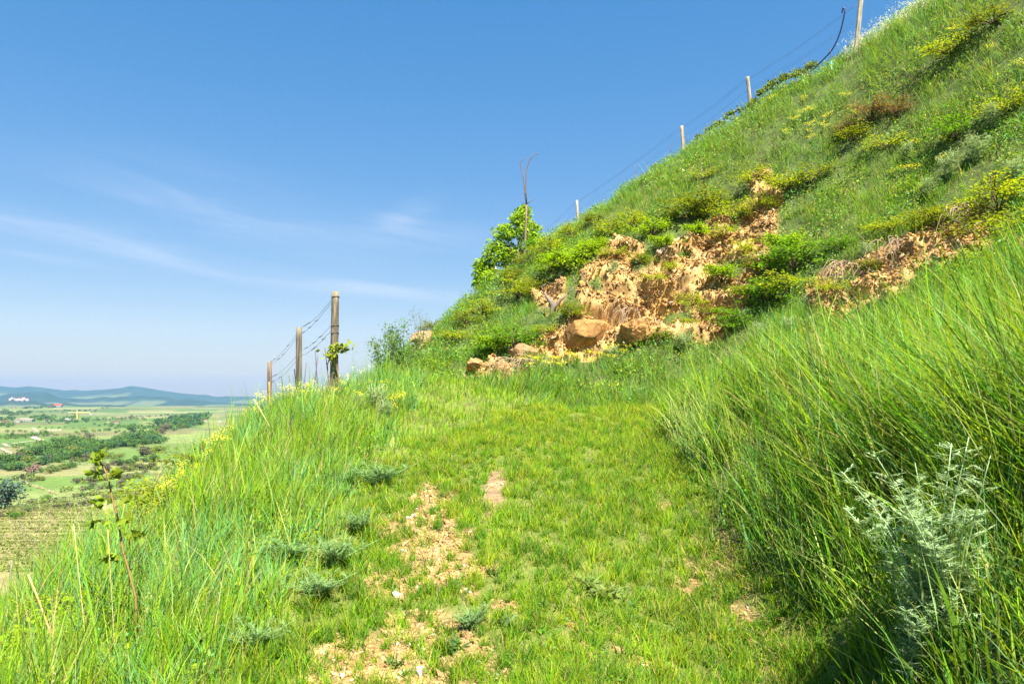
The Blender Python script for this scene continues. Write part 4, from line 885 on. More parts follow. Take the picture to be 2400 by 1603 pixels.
# leafy shoot climbing the nearest post
def shoot(px, py, Y, label, n_=150, rx=.12, rz=.09, leaf=.07, col=(.20, .25, .02), name='vine_shoot'):
    c = at(px, py, Y); b = np.array([c[0], Y, Hn(c[0], Y)]); r_ = empty(name, b, label, 'vine', 'young vines on the trellises'); m = MB()
    t = np.linspace(0, 1, 7)[:, None]; tube(m, (c - b) * t + rng.normal(0, .012, (7, 3)) * t + np.array([.04, -.02, 0]) * np.sin(t * 6), np.linspace(.016, .007, 7), (.17, .11, .07), 6); m.build('stem', M_bark, r_)
    lf = MB(); leaves(lf, (c - b) + rng.normal(0, .55, (n_, 3)) * np.array([rx, .07, rz]), rng.uniform(.6, 1.2, n_) * leaf, jit(np.array(col), n_, .18, .06), .4, .9); lf.build('foliage', M_leaf, r_); return r_
shoot(796, 815, 12.1, 'lime green vine leaves sprouting beside the nearest post', 110, .16, .08)
shoot(775, 832, 12.1, 'smaller leaf bunch low on the left of the nearest post', 50, .08, .08)
def vine_brush(px, py, s_, label): p = hit(px, py); dup(protoS['lm'][0], p, 1.2, s_, label, 'bushes on the left verge')
vine_brush(760, 892, .5, 'low green vine bush between the two nearest posts')

WU = (.55, .44, .30)
rt2, tp2, b2 = trellis([(2019, -12, 1997, 21.9, .062, (.32, .28, .21)), (1752, 181, 1760, 24.6, .055, (.30, .25, .19)), (1598, 296, 1603, 27.5, .056, (.45, .34, .22)), (1352, 470, 1360, 32, .052, (.36, .29, .2)),
                        (1259, 549, 1260, 34.5, .052, (.34, .30, .25)), (1161, 624, 1155, 37, .06, (.34, .31, .29))],
                       'row of slender pale wooden posts with faint wires along the upper skyline', [[(.25, .08), (.30, .12), (.85, .5), (.75, .42)]] + [[(.05, .05), (.12, .12), (.45, .45)]] * 4, .0024)
for a in [(1945, 112, 168, 22.6, 'dark stake beside the green plant guard', 6), (1885, 137, 192, 23.2, 'dark stake crossed by the pipe among vine leaves', 8), (1817, 178, 215, 23.8, 'faint stake above the gnarled vine trunk', 5),
          (1769, 214, 262, 24.4, 'dark stake just right of the second skyline post', 3), (1738, 238, 272, 24.8, 'dark stake left of the second skyline post', 0), (1692, 264, 300, 25.4, 'thin stake in the vine leaves left of the second skyline post', 1),
          (1571, 340, 378, 28, 'dark stake left of the third skyline post', 3), (1612, 318, 355, 27.2, 'thin stake right of the third skyline post', 2), (1656, 290, 322, 26, 'thin stake above the vine leaves right of the third skyline post', 1), (1490, 385, 420, 29, 'faint stake in the gap left of the third skyline post', 0)]:
    stake(a[0], a[1], a[2], a[3], a[4], a[5], .011)
def vine(pts, foot, Y, label, leafpts, n_=70):
    b = at(foot[0], foot[1], Y); base = np.array([b[0], Y, Hn(b[0], Y)]); r_ = empty('grape_vine', base, label, 'vine', 'young vines on the trellises'); m = MB()
    for l in pts: tube(m, ([np.array([0, 0, -.05])] if l is pts[0] else []) + [at(x, y, Y) - base for x, y in l], np.linspace(.028, .010, len(l) + (l is pts[0])), (.10, .07, .06), 6)
    m.build('trunk', M_bark, r_); lf = MB()
    for x, y in leafpts:
        c = at(x, y, Y) - base; leaves(lf, c + rng.normal(0, .05, (n_, 3)) * np.array([1.5, 1, .9]), rng.uniform(.05, .10, n_), jit(np.array([.12, .17, .02]), n_, .22, .09), .2, .85)
    lf.build('foliage', M_leaf, r_)
vine([[(1826, 214), (1824, 206), (1820, 202), (1812, 200), (1804, 206)], [(1820, 202), (1826, 195), (1832, 188)]], (1826, 222), 23.8, 'gnarled S shaped vine with two leafy arms on the skyline', [(1797, 207), (1806, 201), (1813, 194), (1831, 188), (1839, 181), (1844, 178)])
vine([[(1773, 240), (1773, 232), (1780, 225)]], (1773, 248), 24.3, 'small vine with one leaf tuft right of the second skyline post', [(1780, 220), (1786, 215)])
vine([[(1888, 185), (1886, 172), (1876, 172)], [(1886, 172), (1896, 158)]], (1889, 195), 23.2, 'leafy vine arm crossing the dark pipe', [(1861, 177), (1869, 170), (1877, 170), (1893, 158), (1899, 154), (1909, 151)])
vine([[(1760, 250), (1760, 243)]], (1760, 262), 24.4, 'leaf tuft at the foot of the second skyline post', [(1753, 247), (1763, 242), (1768, 236)], 45)
vine([[(1722, 268), (1713, 268), (1707, 275)], [(1713, 268), (1735, 256)]], (1722, 282), 24.9, 'vine left of the second skyline post', [(1706, 274), (1713, 265), (1733, 258)], 55)
vine([[(1695, 300), (1692, 288), (1680, 290)], [(1692, 288), (1697, 283)]], (1695, 306), 25.6, 'long low vine arm midway between the two middle skyline posts', [(1679, 290), (1688, 289), (1696, 287), (1670, 298)], 50)
vine([[(1652, 325), (1652, 312), (1640, 318)], [(1652, 312), (1664, 302)]], (1652, 335), 26.4, 'sparse vine nearest to the third skyline post', [(1641, 318), (1633, 325), (1655, 308), (1664, 302)], 32)
vine([[(1533, 400), (1534, 392)]], (1533, 410), 28.5, 'tiny leafy sprig on the skyline left of the third post', [(1530, 392), (1538, 387)], 30)
def pipe():
    pix = [(1760, 254), (1780, 237), (1800, 224), (1828, 213), (1855, 203), (1875, 191), (1897, 171), (1915, 155), (1935, 135), (1948, 121), (1960, 101), (1970, 75), (1976, 50), (1980, 30), (1978, 17), (1975, 22), (1973, 31)]
    pts = [at(x, y, 24.2 - .0085 * (x - 1760)) for x, y in pix]; o0 = pts[0].copy()
    t = np.arange(len(pts)); tt = np.linspace(0, len(pts) - 1, 60); q = np.stack([np.interp(tt, t, [p[i] for p in pts]) for i in range(3)], 1)
    for _ in range(2): q[1:-4] = (q[:-5] + q[1:-4] * 2 + q[2:-3]) / 4
    mb = MB(); tube(mb, q - o0, .022, (.02, .02, .09), 8); o = mb.build('irrigation_pipe', M_pipe); o.location = o0; tag(o, 'dark blue plastic pipe curving up the skyline and ending in a hook', 'pipe')
pipe()
def guard():
    Y = 22.5; b = at(1948, 172, Y); mb = MB(); a = np.linspace(0, 2 * math.pi, 13)[:-1]; rr = .07
    V = np.concatenate([np.c_[rr * np.cos(a), rr * np.sin(a), np.full(12, z)] for z in (-.15, .35, .352, -.15)]); V[24:36, :2] *= .93; V[36:, :2] *= .93
    mb.add(V, [np.array([[i*12+j, i*12+(j+1) % 12, (i+1)*12+(j+1) % 12, (i+1)*12+j] for i in range(3) for j in range(12)])], (.03, .2, .17))
    o = mb.build('plant_guard', M_guard); o.location = (b[0], Y, b[2]); tag(o, 'teal plastic plant guard tube around a stake near the highest post', 'plant guard')
guard()

# ------------------------------------------------------------------ wormwood (silver feathery plants)
def wormwood_mesh(seed, stems, h, spread, col=(.30, .37, .25), fine=1.0, nleaf=26, lean=(0, 0)):
    global rng
    keep = rng; rng = np.random.default_rng(seed); st = MB(); lf = MB()
    for s_ in range(stems):
        a = rng.uniform(0, 6.28); hh = h * rng.uniform(.6, 1.0) if s_ else h; t = np.linspace(0, 1, 10)[:, None]
        off = rng.uniform(.2, 1) * spread
        pts = np.array([math.cos(a) * off + lean[0], math.sin(a) * off + lean[1], 0]) * t**1.3 + np.array([0, 0, hh]) * t + np.r_[rng.normal(0, .05, 2), 0] * (1 - t)
        tube(st, pts, np.linspace(.006, .002, 10), np.array(col) * 1.1, 5)
        for j in range(nleaf):
            u = rng.uniform(.08, 1); q = np.array([np.interp(u, t[:, 0], pts[:, i]) for i in range(3)]); az = j * 2.4 + rng.normal(0, .3); ln = .085 * (1.25 - u * .75) * fine * rng.uniform(.7, 1.2)
            d = np.array([math.cos(az), math.sin(az), rng.uniform(.1, .8)]); d /= np.linalg.norm(d); k = 13
            sd = np.cross(d, [0, 0, 1]); sd /= np.linalg.norm(sd); uu = np.linspace(.15, 1, k)[:, None]; sg = np.where(np.arange(k) % 2, 1, -1)[:, None]
            root = q + d * ln * uu; dirs = d * .8 + sd * sg * .8 + rng.normal(0, .15, (k, 3)); az2 = np.arctan2(dirs[:, 1], dirs[:, 0]); inc = np.arccos(np.clip(dirs[:, 2] / np.linalg.norm(dirs, axis=1), -1, 1))
            blades(lf, root, ln * rng.uniform(.35, .6, k), .006 * fine, az2, inc, .2, jit(np.array(col), k, .12, .04), 2)
            blades(lf, q[None], np.array([ln]), .005, np.array([az]), np.array([math.acos(d[2])]), 0, np.array([col]), 2)
    rng = keep; return st, lf
def make_worm(seed, label, loc, group='silvery wormwood plants', **kw):
    st, lf = wormwood_mesh(seed, **kw); r_ = empty('wormwood', loc, label, 'wormwood', group); st.build('stem', M_stem, r_); lf.build('foliage', M_silver, r_); return r_
wp = hit(2260, 1500); wA = make_worm(201, 'tall pale silver wormwood with feathery leaves at lower right', (2.08, 3.72, Hn(2.08, 3.72)), stems=14, h=.96, spread=.36, nleaf=46, lean=(-.12, -.05), fine=1.3, col=(.27, .385, .20))
dup(wA, (1.90, 3.72, Hn(1.90, 3.72) + .0), 2.2, .6, 'smaller silver wormwood at the left foot of the tall one', 'silvery wormwood plants')
wB = make_worm(202, 'bushy silver wormwood in the left verge grass below the nearest post', hit(880, 985), stems=20, h=.56, spread=.3, nleaf=26, col=(.27, .36, .20), fine=1.2)
for px, py, s_, lb in [(835, 985, .75, 'small silver wormwood left of the bushy one on the verge'), (905, 1000, .7, 'small silver wormwood right of the bushy one on the verge'),
                       (2230, 420, 1.1, 'silver wormwood patch high on the right slope, upper one'), (2290, 380, 1.1, 'silver wormwood near the right border of the upper slope'), (2180, 470, .9, 'silver wormwood just below the upper patch on the right slope'),
                       (2130, 380, .8, 'greyish wormwood beside the rust brown shrubs'), (2330, 300, 1.0, 'pale wormwood highest on the right slope'), (2380, 440, 1.0, 'pale wormwood at the right border above the roots'),
                       (2030, 610, .7, 'pale wormwood growing over the right hand recess'), (1780, 810, .9, 'grey green wormwood at the right of the rock foot'), (1850, 800, .9, 'grey green wormwood between the rock foot and the long grass'),
                       (1740, 770, .8, 'wormwood touching the right end of the bare rock'), (1430, 660, .75, 'grey wormwood growing in the middle of the bare rock'), (1440, 640, .6, 'small grey wormwood just above the one on the bare rock'),
                       (1600, 830, .9, 'pale wormwood in the grass under the rock foot'), (1440, 850, .7, 'pale wormwood in the grass left under the rock foot')]:
    dup(wB, hit(px, py), random.uniform(0, 6.28), s_, lb, 'silvery wormwood plants')
wC = make_worm(203, 'blue grey feathery weed beside the gravel, nearest the bottom', hit(740, 1400), group='blue grey feathery weeds at the track edge', stems=14, h=.17, spread=.34, nleaf=11, col=(.14, .24, .085), fine=1.1)
for px, py, s_, lb in [(660, 1320, 1.1, 'blue grey feathery weed leftmost beside the track'), (790, 1330, 1.1, 'blue grey feathery weed reaching over the gravel'), (845, 1250, .9, 'blue grey feathery weed midway up the track edge'), (880, 1140, 1.1, 'blue grey feathery weed farthest up the track edge'),
                       (810, 1140, .9, 'blue grey feathery weed hidden in the far verge grass'), (590, 1530, 1.1, 'blue grey feathery weed low in the left verge grass'), (1110, 1480, .6, 'small blue grey weed rosette in the bare gravel')]:
    dup(wC, hit(px, py), random.uniform(0, 6.28), (s_ * random.uniform(.8, 1.5), s_ * random.uniform(.6, .9), s_ * random.uniform(.8, 1.4)), lb, 'blue grey feathery weeds at the track edge')
# broad-leaved rosettes in the track
def rosette(px, py, r0, n_, col, label, up=.5):
    p = hit(px, py); mb = MB()
    a = rng.uniform(0, 6.28, n_); blades(mb, np.tile([[0, 0, .01]], (n_, 1)) + rng.normal(0, r0 * .25, (n_, 3)) * [1, 1, 0], r0 * rng.uniform(.7, 1.2, n_), r0 * .24, a, rng.uniform(.5, 1.2, n_), rng.uniform(.1, .7, n_), jit(np.array(col), n_, .12), 4)
    o = mb.build('leaf_rosette', M_leaf); o.location = p; tag(o, label, 'weed', 'broadleaf weeds in the track grass')
rosette(1420, 1400, .17, 40, (.16, .23, .06), 'pale leafy dandelion clump in the middle of the short grass')
rosette(1060, 1535, .12, 22, (.06, .14, .03), 'dark green rosette at the edge of the nearest gravel')
rosette(1190, 1470, .10, 20, (.08, .15, .05), 'small green rosette between gravel patches')
rosette(1150, 1350, .09, 18, (.09, .15, .03), 'small olive rosette right of the gravel strip')
rosette(1370, 1380, .12, 24, (.14, .22, .05), 'paler small clump left behind the dandelion clump')
rosette(930, 1560, .09, 18, (.09, .16, .03), 'little rosette in the bottom gravel')

# ------------------------------------------------------------------ yellow flowering plants
def flower_mesh(seed, h, n_st, pc, dense=10, leafn=30):
    global rng
    keep = rng; rng = np.random.default_rng(seed); st = MB(); fl = MB(); lf = MB()
    for s_ in range(n_st):
        a = rng.uniform(0, 6.28); hh = h * rng.uniform(.7, 1.05); t = np.linspace(0, 1, 7)[:, None]
        pts = np.array([math.cos(a), math.sin(a), 0]) * rng.uniform(.03, .16) * t**1.4 + np.array([0, 0, hh]) * t
        tube(st, pts, np.linspace(.0035, .0015, 7), (.12, .18, .05), 4); q = pts[-1]
        k = dense; dd = rng.normal(0, 1, (k, 3)) * np.array([.020, .020, .013]); 
        for c_ in range(4): leaves(fl, q + dd * 1.3, .011, jit(np.array(pc), k, .06, .02), .6, .9)
        blades(lf, np.stack([np.interp(rng.uniform(.05, .85, leafn), t[:, 0], pts[:, i]) for i in range(3)], 1), rng.uniform(.02, .05, leafn), .008, rng.uniform(0, 6.28, leafn), rng.uniform(.5, 1.2, leafn), .3, jit(np.array([.09, .15, .03]), leafn), 2)
    rng = keep; return st, lf, fl
def make_flower(seed, h, n_st, pc, **kw):
    r_ = empty('flowering_plant', (0, 0, 0), 'x', 'flower'); s_, l_, f_ = flower_mesh(seed, h, n_st, pc, **kw); s_.build('stem', M_stem, r_); l_.build('foliage', M_leaf, r_); f_.build('blossom', M_petal, r_); return r_
YF = (.80, .74, .06); PF = (.85, .84, .42)
FP = [make_flower(301, .52, 5, YF), make_flower(302, .45, 6, YF), make_flower(303, .62, 3, PF), make_flower(304, .22, 6, YF, leafn=14)]
fused = set()
def flower(i, px, py, s_, label, group):
    pr = FP[i]; p = verge(px, py)
    if i not in fused: fused.add(i); pr.location = p; pr.scale = (s_,) * 3; pr['label'] = label; pr['group'] = group; return
    dup(pr, p, random.uniform(0, 6.28), s_ * random.uniform(.85, 1.15), label, group)
G1 = 'yellow mustard flowers on the left verge crest'; L1 = 'yellow flowering mustard among the grass of the left verge crest'
for px, py in [(385, 1130), (400, 1105), (425, 1090), (440, 1075), (455, 1090), (470, 1060), (415, 1130), (450, 1120), (500, 1050), (520, 1035), (480, 1085), (540, 1020), (560, 1000), (590, 985), (620, 975), (650, 965), (680, 960), (700, 945), (720, 950), (740, 935),
               (640, 985), (610, 1005), (700, 975), (730, 985), (760, 960), (780, 945), (800, 970), (860, 950), (820, 930), (690, 1000), (770, 995), (670, 940), (840, 985), (930, 1010), (900, 960)]:
    flower(random.choice([0, 1]), px, py, 1.0, L1, G1)
for px, py in [(300, 1190), (345, 1235), (365, 1210)]: flower(1, px, py, .7, 'pale yellow flowers low on the left verge near the red stemmed shoot', 'flowers near the red stemmed shoot')
for px, py in [(815, 905), (835, 905), (850, 900), (870, 895), (800, 900), (720, 925), (750, 905), (680, 935), (860, 890), (845, 915), (890, 900), (880, 885)]:
    flower(2, px, py, .82, 'slender cream yellow flowers standing against the sky beside the nearest post', 'cream flowers beside the posts')
G2 = 'yellow flowers at the rock foot'
for px, py in [(1240, 862), (1265, 865), (1290, 862), (1310, 865), (1330, 858), (1350, 862), (1375, 850), (1400, 858), (1425, 840), (1440, 842), (1455, 845), (1280, 880), (1320, 880), (1470, 835), (1245, 880), (1220, 872), (1390, 872), (1430, 865)]:
    flower(3, px, py, 1.2, 'small yellow flowers in the grass along the rock foot', G2)
G3 = 'yellow flowers on the upper slope'
for i in range(26):
    px, py = random.choice([(1950, 280), (1930, 300), (2150, 380), (2100, 420), (2000, 180), (1900, 260), (1850, 260), (2200, 90), (2250, 200), (2150, 330), (2300, 110), (1850, 340), (2050, 130)])
    flower(3, px + random.gauss(0, 45), py + random.gauss(0, 30), 1.15, 'small yellow flowers scattered over the upper slope grass', G3)
G4 = 'yellow flowers in the right bank grass'
for px, py in [(1890, 790), (1945, 895), (1985, 880), (2045, 930), (1900, 920), (1880, 800), (1960, 870)]: flower(3, px, py, .8, 'tiny yellow flowers scattered in the right bank grass', G4)
p = hit(1410, 1270); flower(3, 1408, 1290, .3, 'single small yellow dandelion bloom in the middle of the short grass', None) if False else None
# feathery white seed heads on the skyline, top right
def plumes():
    mb = MB(); n_ = 420; t = rng.random(n_); px = 1990 + 210 * t; 
    x = []; 
    for i in range(n_):
        a = 1975 + 230 * rng.random(); b = 135 - (a - 1975) * .62 + rng.normal(0, 9) + 12; p_ = hit(a, b, y0=15); x.append(p_)
    x = np.array(x); h = rng.uniform(.25, .62, n_); az = rng.uniform(0, 6.28, n_)
    blades(mb, x, h, .006, az, rng.uniform(0, .25, n_), .3, jit(np.array([.35, .36, .2]), n_, .1), 3)
    tip = x + np.c_[np.cos(az) * h * .3, np.sin(az) * h * .3, h * .93]
    for q in range(5): leaves(mb, tip + rng.normal(0, .025, (n_, 3)), .035, jit(np.array([.55, .55, .44]), n_, .08, .02), .0, .5)
    tag(mb.build('seed_heads', M_petal), 'feathery white seed heads glowing on the skyline right of the highest post', 'grass', kind='stuff')
plumes()

# ------------------------------------------------------------------ red stemmed rose shoot, lower left
def rose():
    Y = 4.75; pix = [(318, 1400), (300, 1330), (288, 1290), (275, 1210), (262, 1165), (256, 1130), (250, 1110), (240, 1090), (228, 1076)]
    b = at(*pix[0], Y); base = np.array([b[0], Y, Hn(b[0], Y)]); r_ = empty('rose_shoot', base, 'upright thorny rose shoot with red stem and drooping leaves before the valley', 'rose shoot')
    pts = [np.array([.02, 0, 0])] + [at(x, y, Y) - base for x, y in pix]; m = MB(); cols = (.22, .14, .045)
    tube(m, pts, np.linspace(.0075, .004, len(pts)), cols, 6)
    for i in range(26):
        u = rng.uniform(1, len(pts) - 1.01); a = int(u); q = pts[a] * (1 - u + a) + pts[a + 1] * (u - a); d = rng.normal(0, 1, 3) * [1, 1, .3]; d /= np.linalg.norm(d); tube(m, [q, q + d * .008, q + d * .014], [.003, .0015, .0004], (.35, .12, .05), 4)
    m.build('stem', M_stem, r_)
    for (sx, sy), (ex, ey), n_ in [((253, 1125), (214, 1112), 8), ((255, 1128), (276, 1108), 8), ((262, 1168), (222, 1186), 9), ((268, 1190), (330, 1170), 9), ((275, 1225), (205, 1228), 9), ((283, 1262), (335, 1258), 9), ((240, 1092), (222, 1078), 7), ((235, 1085), (238, 1064), 6), ((278, 1236), (300, 1215), 6), ((290, 1300), (240, 1312), 7)]:
        s_ = at(sx, sy, Y) - base; e_ = at(ex, ey, Y + rng.uniform(-.06, .06)) - base; lf = MB(); t = np.linspace(0, 1, 5)[:, None]; arc = s_ + (e_ - s_) * t + np.array([0, 0, .02]) * np.sin(t * 3.14)
        tube(lf, arc, np.linspace(.002, .001, 5), (.14, .16, .04), 4)
        n_ *= 2; u = np.linspace(.2, 1, n_)[:, None]; q = s_ + (e_ - s_) * u + np.array([0, 0, .02]) * np.sin(u * 3.14); d = (e_ - s_) / np.linalg.norm(e_ - s_); dd = np.tile(d, (n_, 1)) * .6 + np.array([0, 1, 0]) * np.where(np.arange(n_) % 2, 1, -1)[:, None] + np.array([0, 0, -.3])
        leaves(lf, np.repeat(q, 1, 0), rng.uniform(.045, .07, n_), jit(np.array([.14, .20, .012]), n_, .2), .3, .6, dd); lf.build('leaf_spray', M_leaf, r_)
rose()
def stalk(px, y0, y1, Y, label, col=(.45, .38, .16), r=.003, leafy=0, px2=None):
    o = stake(px, y0, y1, Y, label, 0, r, col, 'dry_stalk', 'stalk', 'dry stalks on the left verge', None, px2); return o
stalk(172, 1228, 1400, 4.6, 'pale dry stalk in front of the vineyard', r=.0025, px2=190)
stalk(253, 1240, 1400, 4.7, 'thin straw stalk beside the red stemmed shoot', r=.002, px2=262)
stalk(67, 1345, 1420, 4.9, 'thick pale broken stalk at the lower left', (.40, .27, .12), .006, px2=95)
stalk(595, 935, 1030, 9.5, 'leaning dry stalk with a pale head left of the farthest post', (.5, .36, .2), .005, px2=650)
def fieldpost():
    p = hit(22, 1345, near=False); B = at(22, 1362, 60.); g = Hfar(np.array([B[0]]), np.array([60.]))[0]; T = at(27, 1312, 60.)
    mb = post_mesh(T[2] - g, .10, .085, (.22, .18, .15), 5); o = mb.build('wooden_post', M_wood); o.location = (T[0], 60, g); o['label'] = 'grey wooden post at the lower left in front of the vineyard'; o['category'] = 'post'
fieldpost()

# ------------------------------------------------------------------ the valley
def tree_mesh(seed, col, n_=420, leaf=.5, squash=.8, trunk=True, lob=9):
    """unit tree: crown about 1 wide"""
    global rng
    keep = rng; rng = np.random.default_rng(seed); mb = MB(); tr = MB()
    tube(tr, [(0, 0, -.15), (0, 0, .15), (.01, 0, .45)], [.04, .035, .02], (.10, .08, .06), 5)
    for i in range(lob):
        a = rng.uniform(0, 6.28); rr = rng.uniform(0, .34); c = np.array([math.cos(a) * rr, math.sin(a) * rr, .36 * squash + rng.uniform(-.22, .28) * squash]); r = rng.uniform(.16, .28)
        tube(tr, [(0, 0, .12), c * .6, c], [.02, .012, .006], (.10, .08, .06), 4)
        m = n_ // lob; d = rng.normal(0, 1, (m, 3)); d /= np.linalg.norm(d, axis=1)[:, None]; q = c + d * r * (.6 + .45 * rng.random((m, 1))) * np.array([1, 1, squash])
        leaves(mb, q, leaf * rng.uniform(.10, .2, m), jit(np.array(col) * rng.uniform(.8, 1.25), m, .15, .05), .15, .9)
    rng = keep; return tr, mb
def make_tree(name, seed, col, cat='tree', **kw):
    t, c = tree_mesh(seed, col, **kw); r_ = empty(name, (0, 0, 0), 'x', cat); t.build('trunk', M_bark, r_); c.build('crown', M_far, r_); return r_
TP = {'g': make_tree('valley_tree', 401, (.055, .12, .022)), 'y': make_tree('valley_tree', 402, (.11, .145, .025)), 'd': make_tree('valley_tree', 403, (.035, .085, .03)), 'p': make_tree('blossoming_tree', 404, (.19, .12, .10)),
      'b': make_tree('grey_willow', 405, (.06, .10, .065), n_=1500, leaf=.36, lob=16), 'v': make_tree('valley_bush', 406, (.06, .14, .015), cat='bush', n_=700, leaf=.42), 'o': make_tree('valley_tree', 407, (.085, .085, .045))}
tused = set()
def vtree(k, px, py, wpx, label, group=None, asp=.8):
    """tree whose foot shows at pixel (px,py) and whose crown spans wpx pixels"""
    p = hit(px, py, near=False); wd = wpx / F * p[1]; s_ = (wd, wd, wd * asp * random.uniform(.85, 1.15)); pr = TP[k]; rz = random.uniform(0, 6.28)
    if k not in tused:
        tused.add(k); pr.location = p; pr.scale = s_; pr.rotation_euler = (0, 0, rz); pr['label'] = label
        if group: pr['group'] = group
        return pr
    return dup(pr, p, rz, s_, label, group)
vtree('b', 8, 1192, 110, 'large grey green tree at the left border above the vineyard', asp=.9)
vtree('p', 78, 1108, 46, 'pinkish brown blossoming tree at the edge of the dark wood', asp=.75)
vtree('v', 108, 1178, 30, 'bright green round bush on the terrace edge right of the large grey green tree', asp=.85)
vtree('g', 96, 1108, 22, 'small dark tree right of the pinkish brown one')
vtree('g', 312, 1012, 34, 'round dark tree standing alone before the far fields', None, .9)
vtree('v', 35, 1215, 40, 'olive bush right below the large grey green tree', None, .6)
vtree('v', 60, 1200, 34, 'yellowish bush between the large grey green tree and the terrace', None, .7)
GT = 'trees of the hedges and copses in the valley'; LT = 'green tree in the hedges and copses of the valley'
TQ = []
def line(x0, y0, x1, y1, n_, wpx, ks='gdy', jy=2.0):
    n_ = int(n_ * 1.45)
    for i in range(n_):
        t = (i + random.uniform(-.3, .3)) / max(n_ - 1, 1); TQ.append((wpx * random.uniform(.7, 1.3), random.choice(ks), x0 + (x1 - x0) * t, y0 + (y1 - y0) * t + random.gauss(0, jy), random.uniform(.6, .95)))
line(60, 1068, 250, 1050, 14, 42, 'ggd'); line(100, 1082, 200, 1070, 8, 40, 'dg'); line(200, 1058, 380, 1036, 14, 38, 'gdg'); line(150, 1052, 360, 1030, 14, 34, 'gyg'); line(230, 1110, 370, 1098, 8, 36, 'oy'); line(0, 1100, 70, 1102, 6, 36, 'dg')
line(60, 1128, 100, 1124, 5, 18, 'yo'); line(250, 1125, 330, 1118, 6, 22, 'yo'); line(170, 1165, 300, 1158, 9, 16, 'oyg'); line(0, 1215, 60, 1205, 6, 26, 'yo'); line(70, 1180, 150, 1176, 6, 14, 'yo'); line(400, 1000, 470, 996, 8, 26, 'dg'); line(0, 985, 30, 983, 5, 12, 'dg'); line(110, 990, 180, 989, 8, 10, 'dg')
line(0, 1022, 130, 1018, 9, 9, 'dgy'); line(180, 1012, 330, 1014, 9, 10, 'dgy'); line(220, 1000, 320, 996, 6, 7, 'dg'); line(0, 975, 60, 974, 6, 8, 'dg'); line(90, 968, 250, 960, 9, 5, 'd'); line(0, 1085, 60, 1082, 5, 34, 'god'); line(45, 1070, 130, 1058, 7, 32, 'gy'); line(95, 1090, 240, 1062, 11, 32, 'dgd'); line(120, 1072, 270, 1042, 12, 34, 'gyd'); line(210, 1058, 370, 1030, 12, 32, 'gdo'); line(260, 1040, 380, 1018, 8, 30, 'gyo')
line(60, 1078, 110, 1088, 5, 30, 'yog'); line(120, 1110, 170, 1092, 6, 26, 'gy'); line(170, 1085, 280, 1072, 7, 24, 'gyo'); line(130, 1040, 210, 1032, 6, 28, 'gyo'); line(290, 1030, 360, 1020, 6, 26, 'gd'); line(330, 1070, 375, 1060, 4, 36, 'oy'); line(240, 1098, 360, 1080, 8, 30, 'oyg')
line(300, 1005, 400, 1005, 6, 16, 'gd', 1); line(0, 1030, 110, 1022, 7, 15, 'g', 1.5); line(40, 1048, 95, 1040, 4, 14, 'gy'); line(370, 995, 480, 985, 12, 26, 'dg', 3); line(380, 1010, 440, 1000, 6, 26, 'go', 3); line(400, 985, 490, 978, 9, 20, 'dg', 2)
line(25, 972, 70, 970, 5, 12, 'gd', .8); line(75, 985, 125, 984, 6, 16, 'gd', 1); line(148, 985, 175, 982, 4, 13, 'gd', 1); line(210, 985, 340, 983, 13, 9, 'dgo', .8); line(150, 962, 220, 966, 4, 6, 'd', 1); line(0, 1000, 30, 998, 4, 14, 'g', 1.5); line(0, 965, 18, 968, 3, 10, 'd')
line(195, 985, 205, 990, 3, 12, 'd', 1); line(260, 1003, 300, 1008, 4, 12, 'g', 1.5); line(0, 1012, 60, 1014, 4, 9, 'g', 1); line(90, 1003, 200, 1004, 6, 6, 'g', .6); line(100, 1022, 200, 1018, 5, 9, 'gy', 1.5); line(300, 978, 470, 972, 12, 6, 'd', 1)
line(60, 958, 130, 955, 9, 7, 'd', .8); line(40, 1125, 75, 1122, 4, 20, 'ygo', 2); line(180, 1135, 230, 1128, 5, 22, 'oy', 2); line(150, 1152, 165, 1150, 2, 16, 'y', 1); line(110, 1192, 210, 1186, 7, 24, 'yo', 1.5); line(190, 1150, 290, 1140, 6, 22, 'oyg', 2); line(290, 1130, 340, 1110, 4, 26, 'og', 2); line(230, 1175, 320, 1165, 5, 20, 'yo', 2)
TQ.sort(key=lambda q: -q[0])
for q in TQ[:285]: vtree(q[1], q[2], q[3], q[0], LT, GT, q[4])
def far_trees():
    mb = MB()
    for wpx, k, px, py, asp in TQ[285:]:
        p = hit(px, py, near=False); wd = wpx / F * p[1]; c0 = dict(g=(.055, .12, .022), y=(.11, .145, .025), d=(.035, .085, .03), o=(.085, .085, .045))[k]; m = 70
        d = rng.normal(0, 1, (m, 3)); d /= np.linalg.norm(d, axis=1)[:, None]
        tube(mb, [(p[0], p[1], p[2] - .3), (p[0], p[1], p[2] + wd * .35)], wd * .03, (.1, .08, .06), 4)
        leaves(mb, p + d * wd * .5 * rng.uniform(.5, 1.0, (m, 1)) * [1, 1, .7] + [0, 0, wd * .36], wd * rng.uniform(.12, .26, m), jit(np.array(c0), m, .18, .05), .15, .9)
    tag(mb.build('far_trees', M_far), 'countless tiny trees and bushes dotted over the far valley fields', 'trees', kind='stuff')
far_trees()
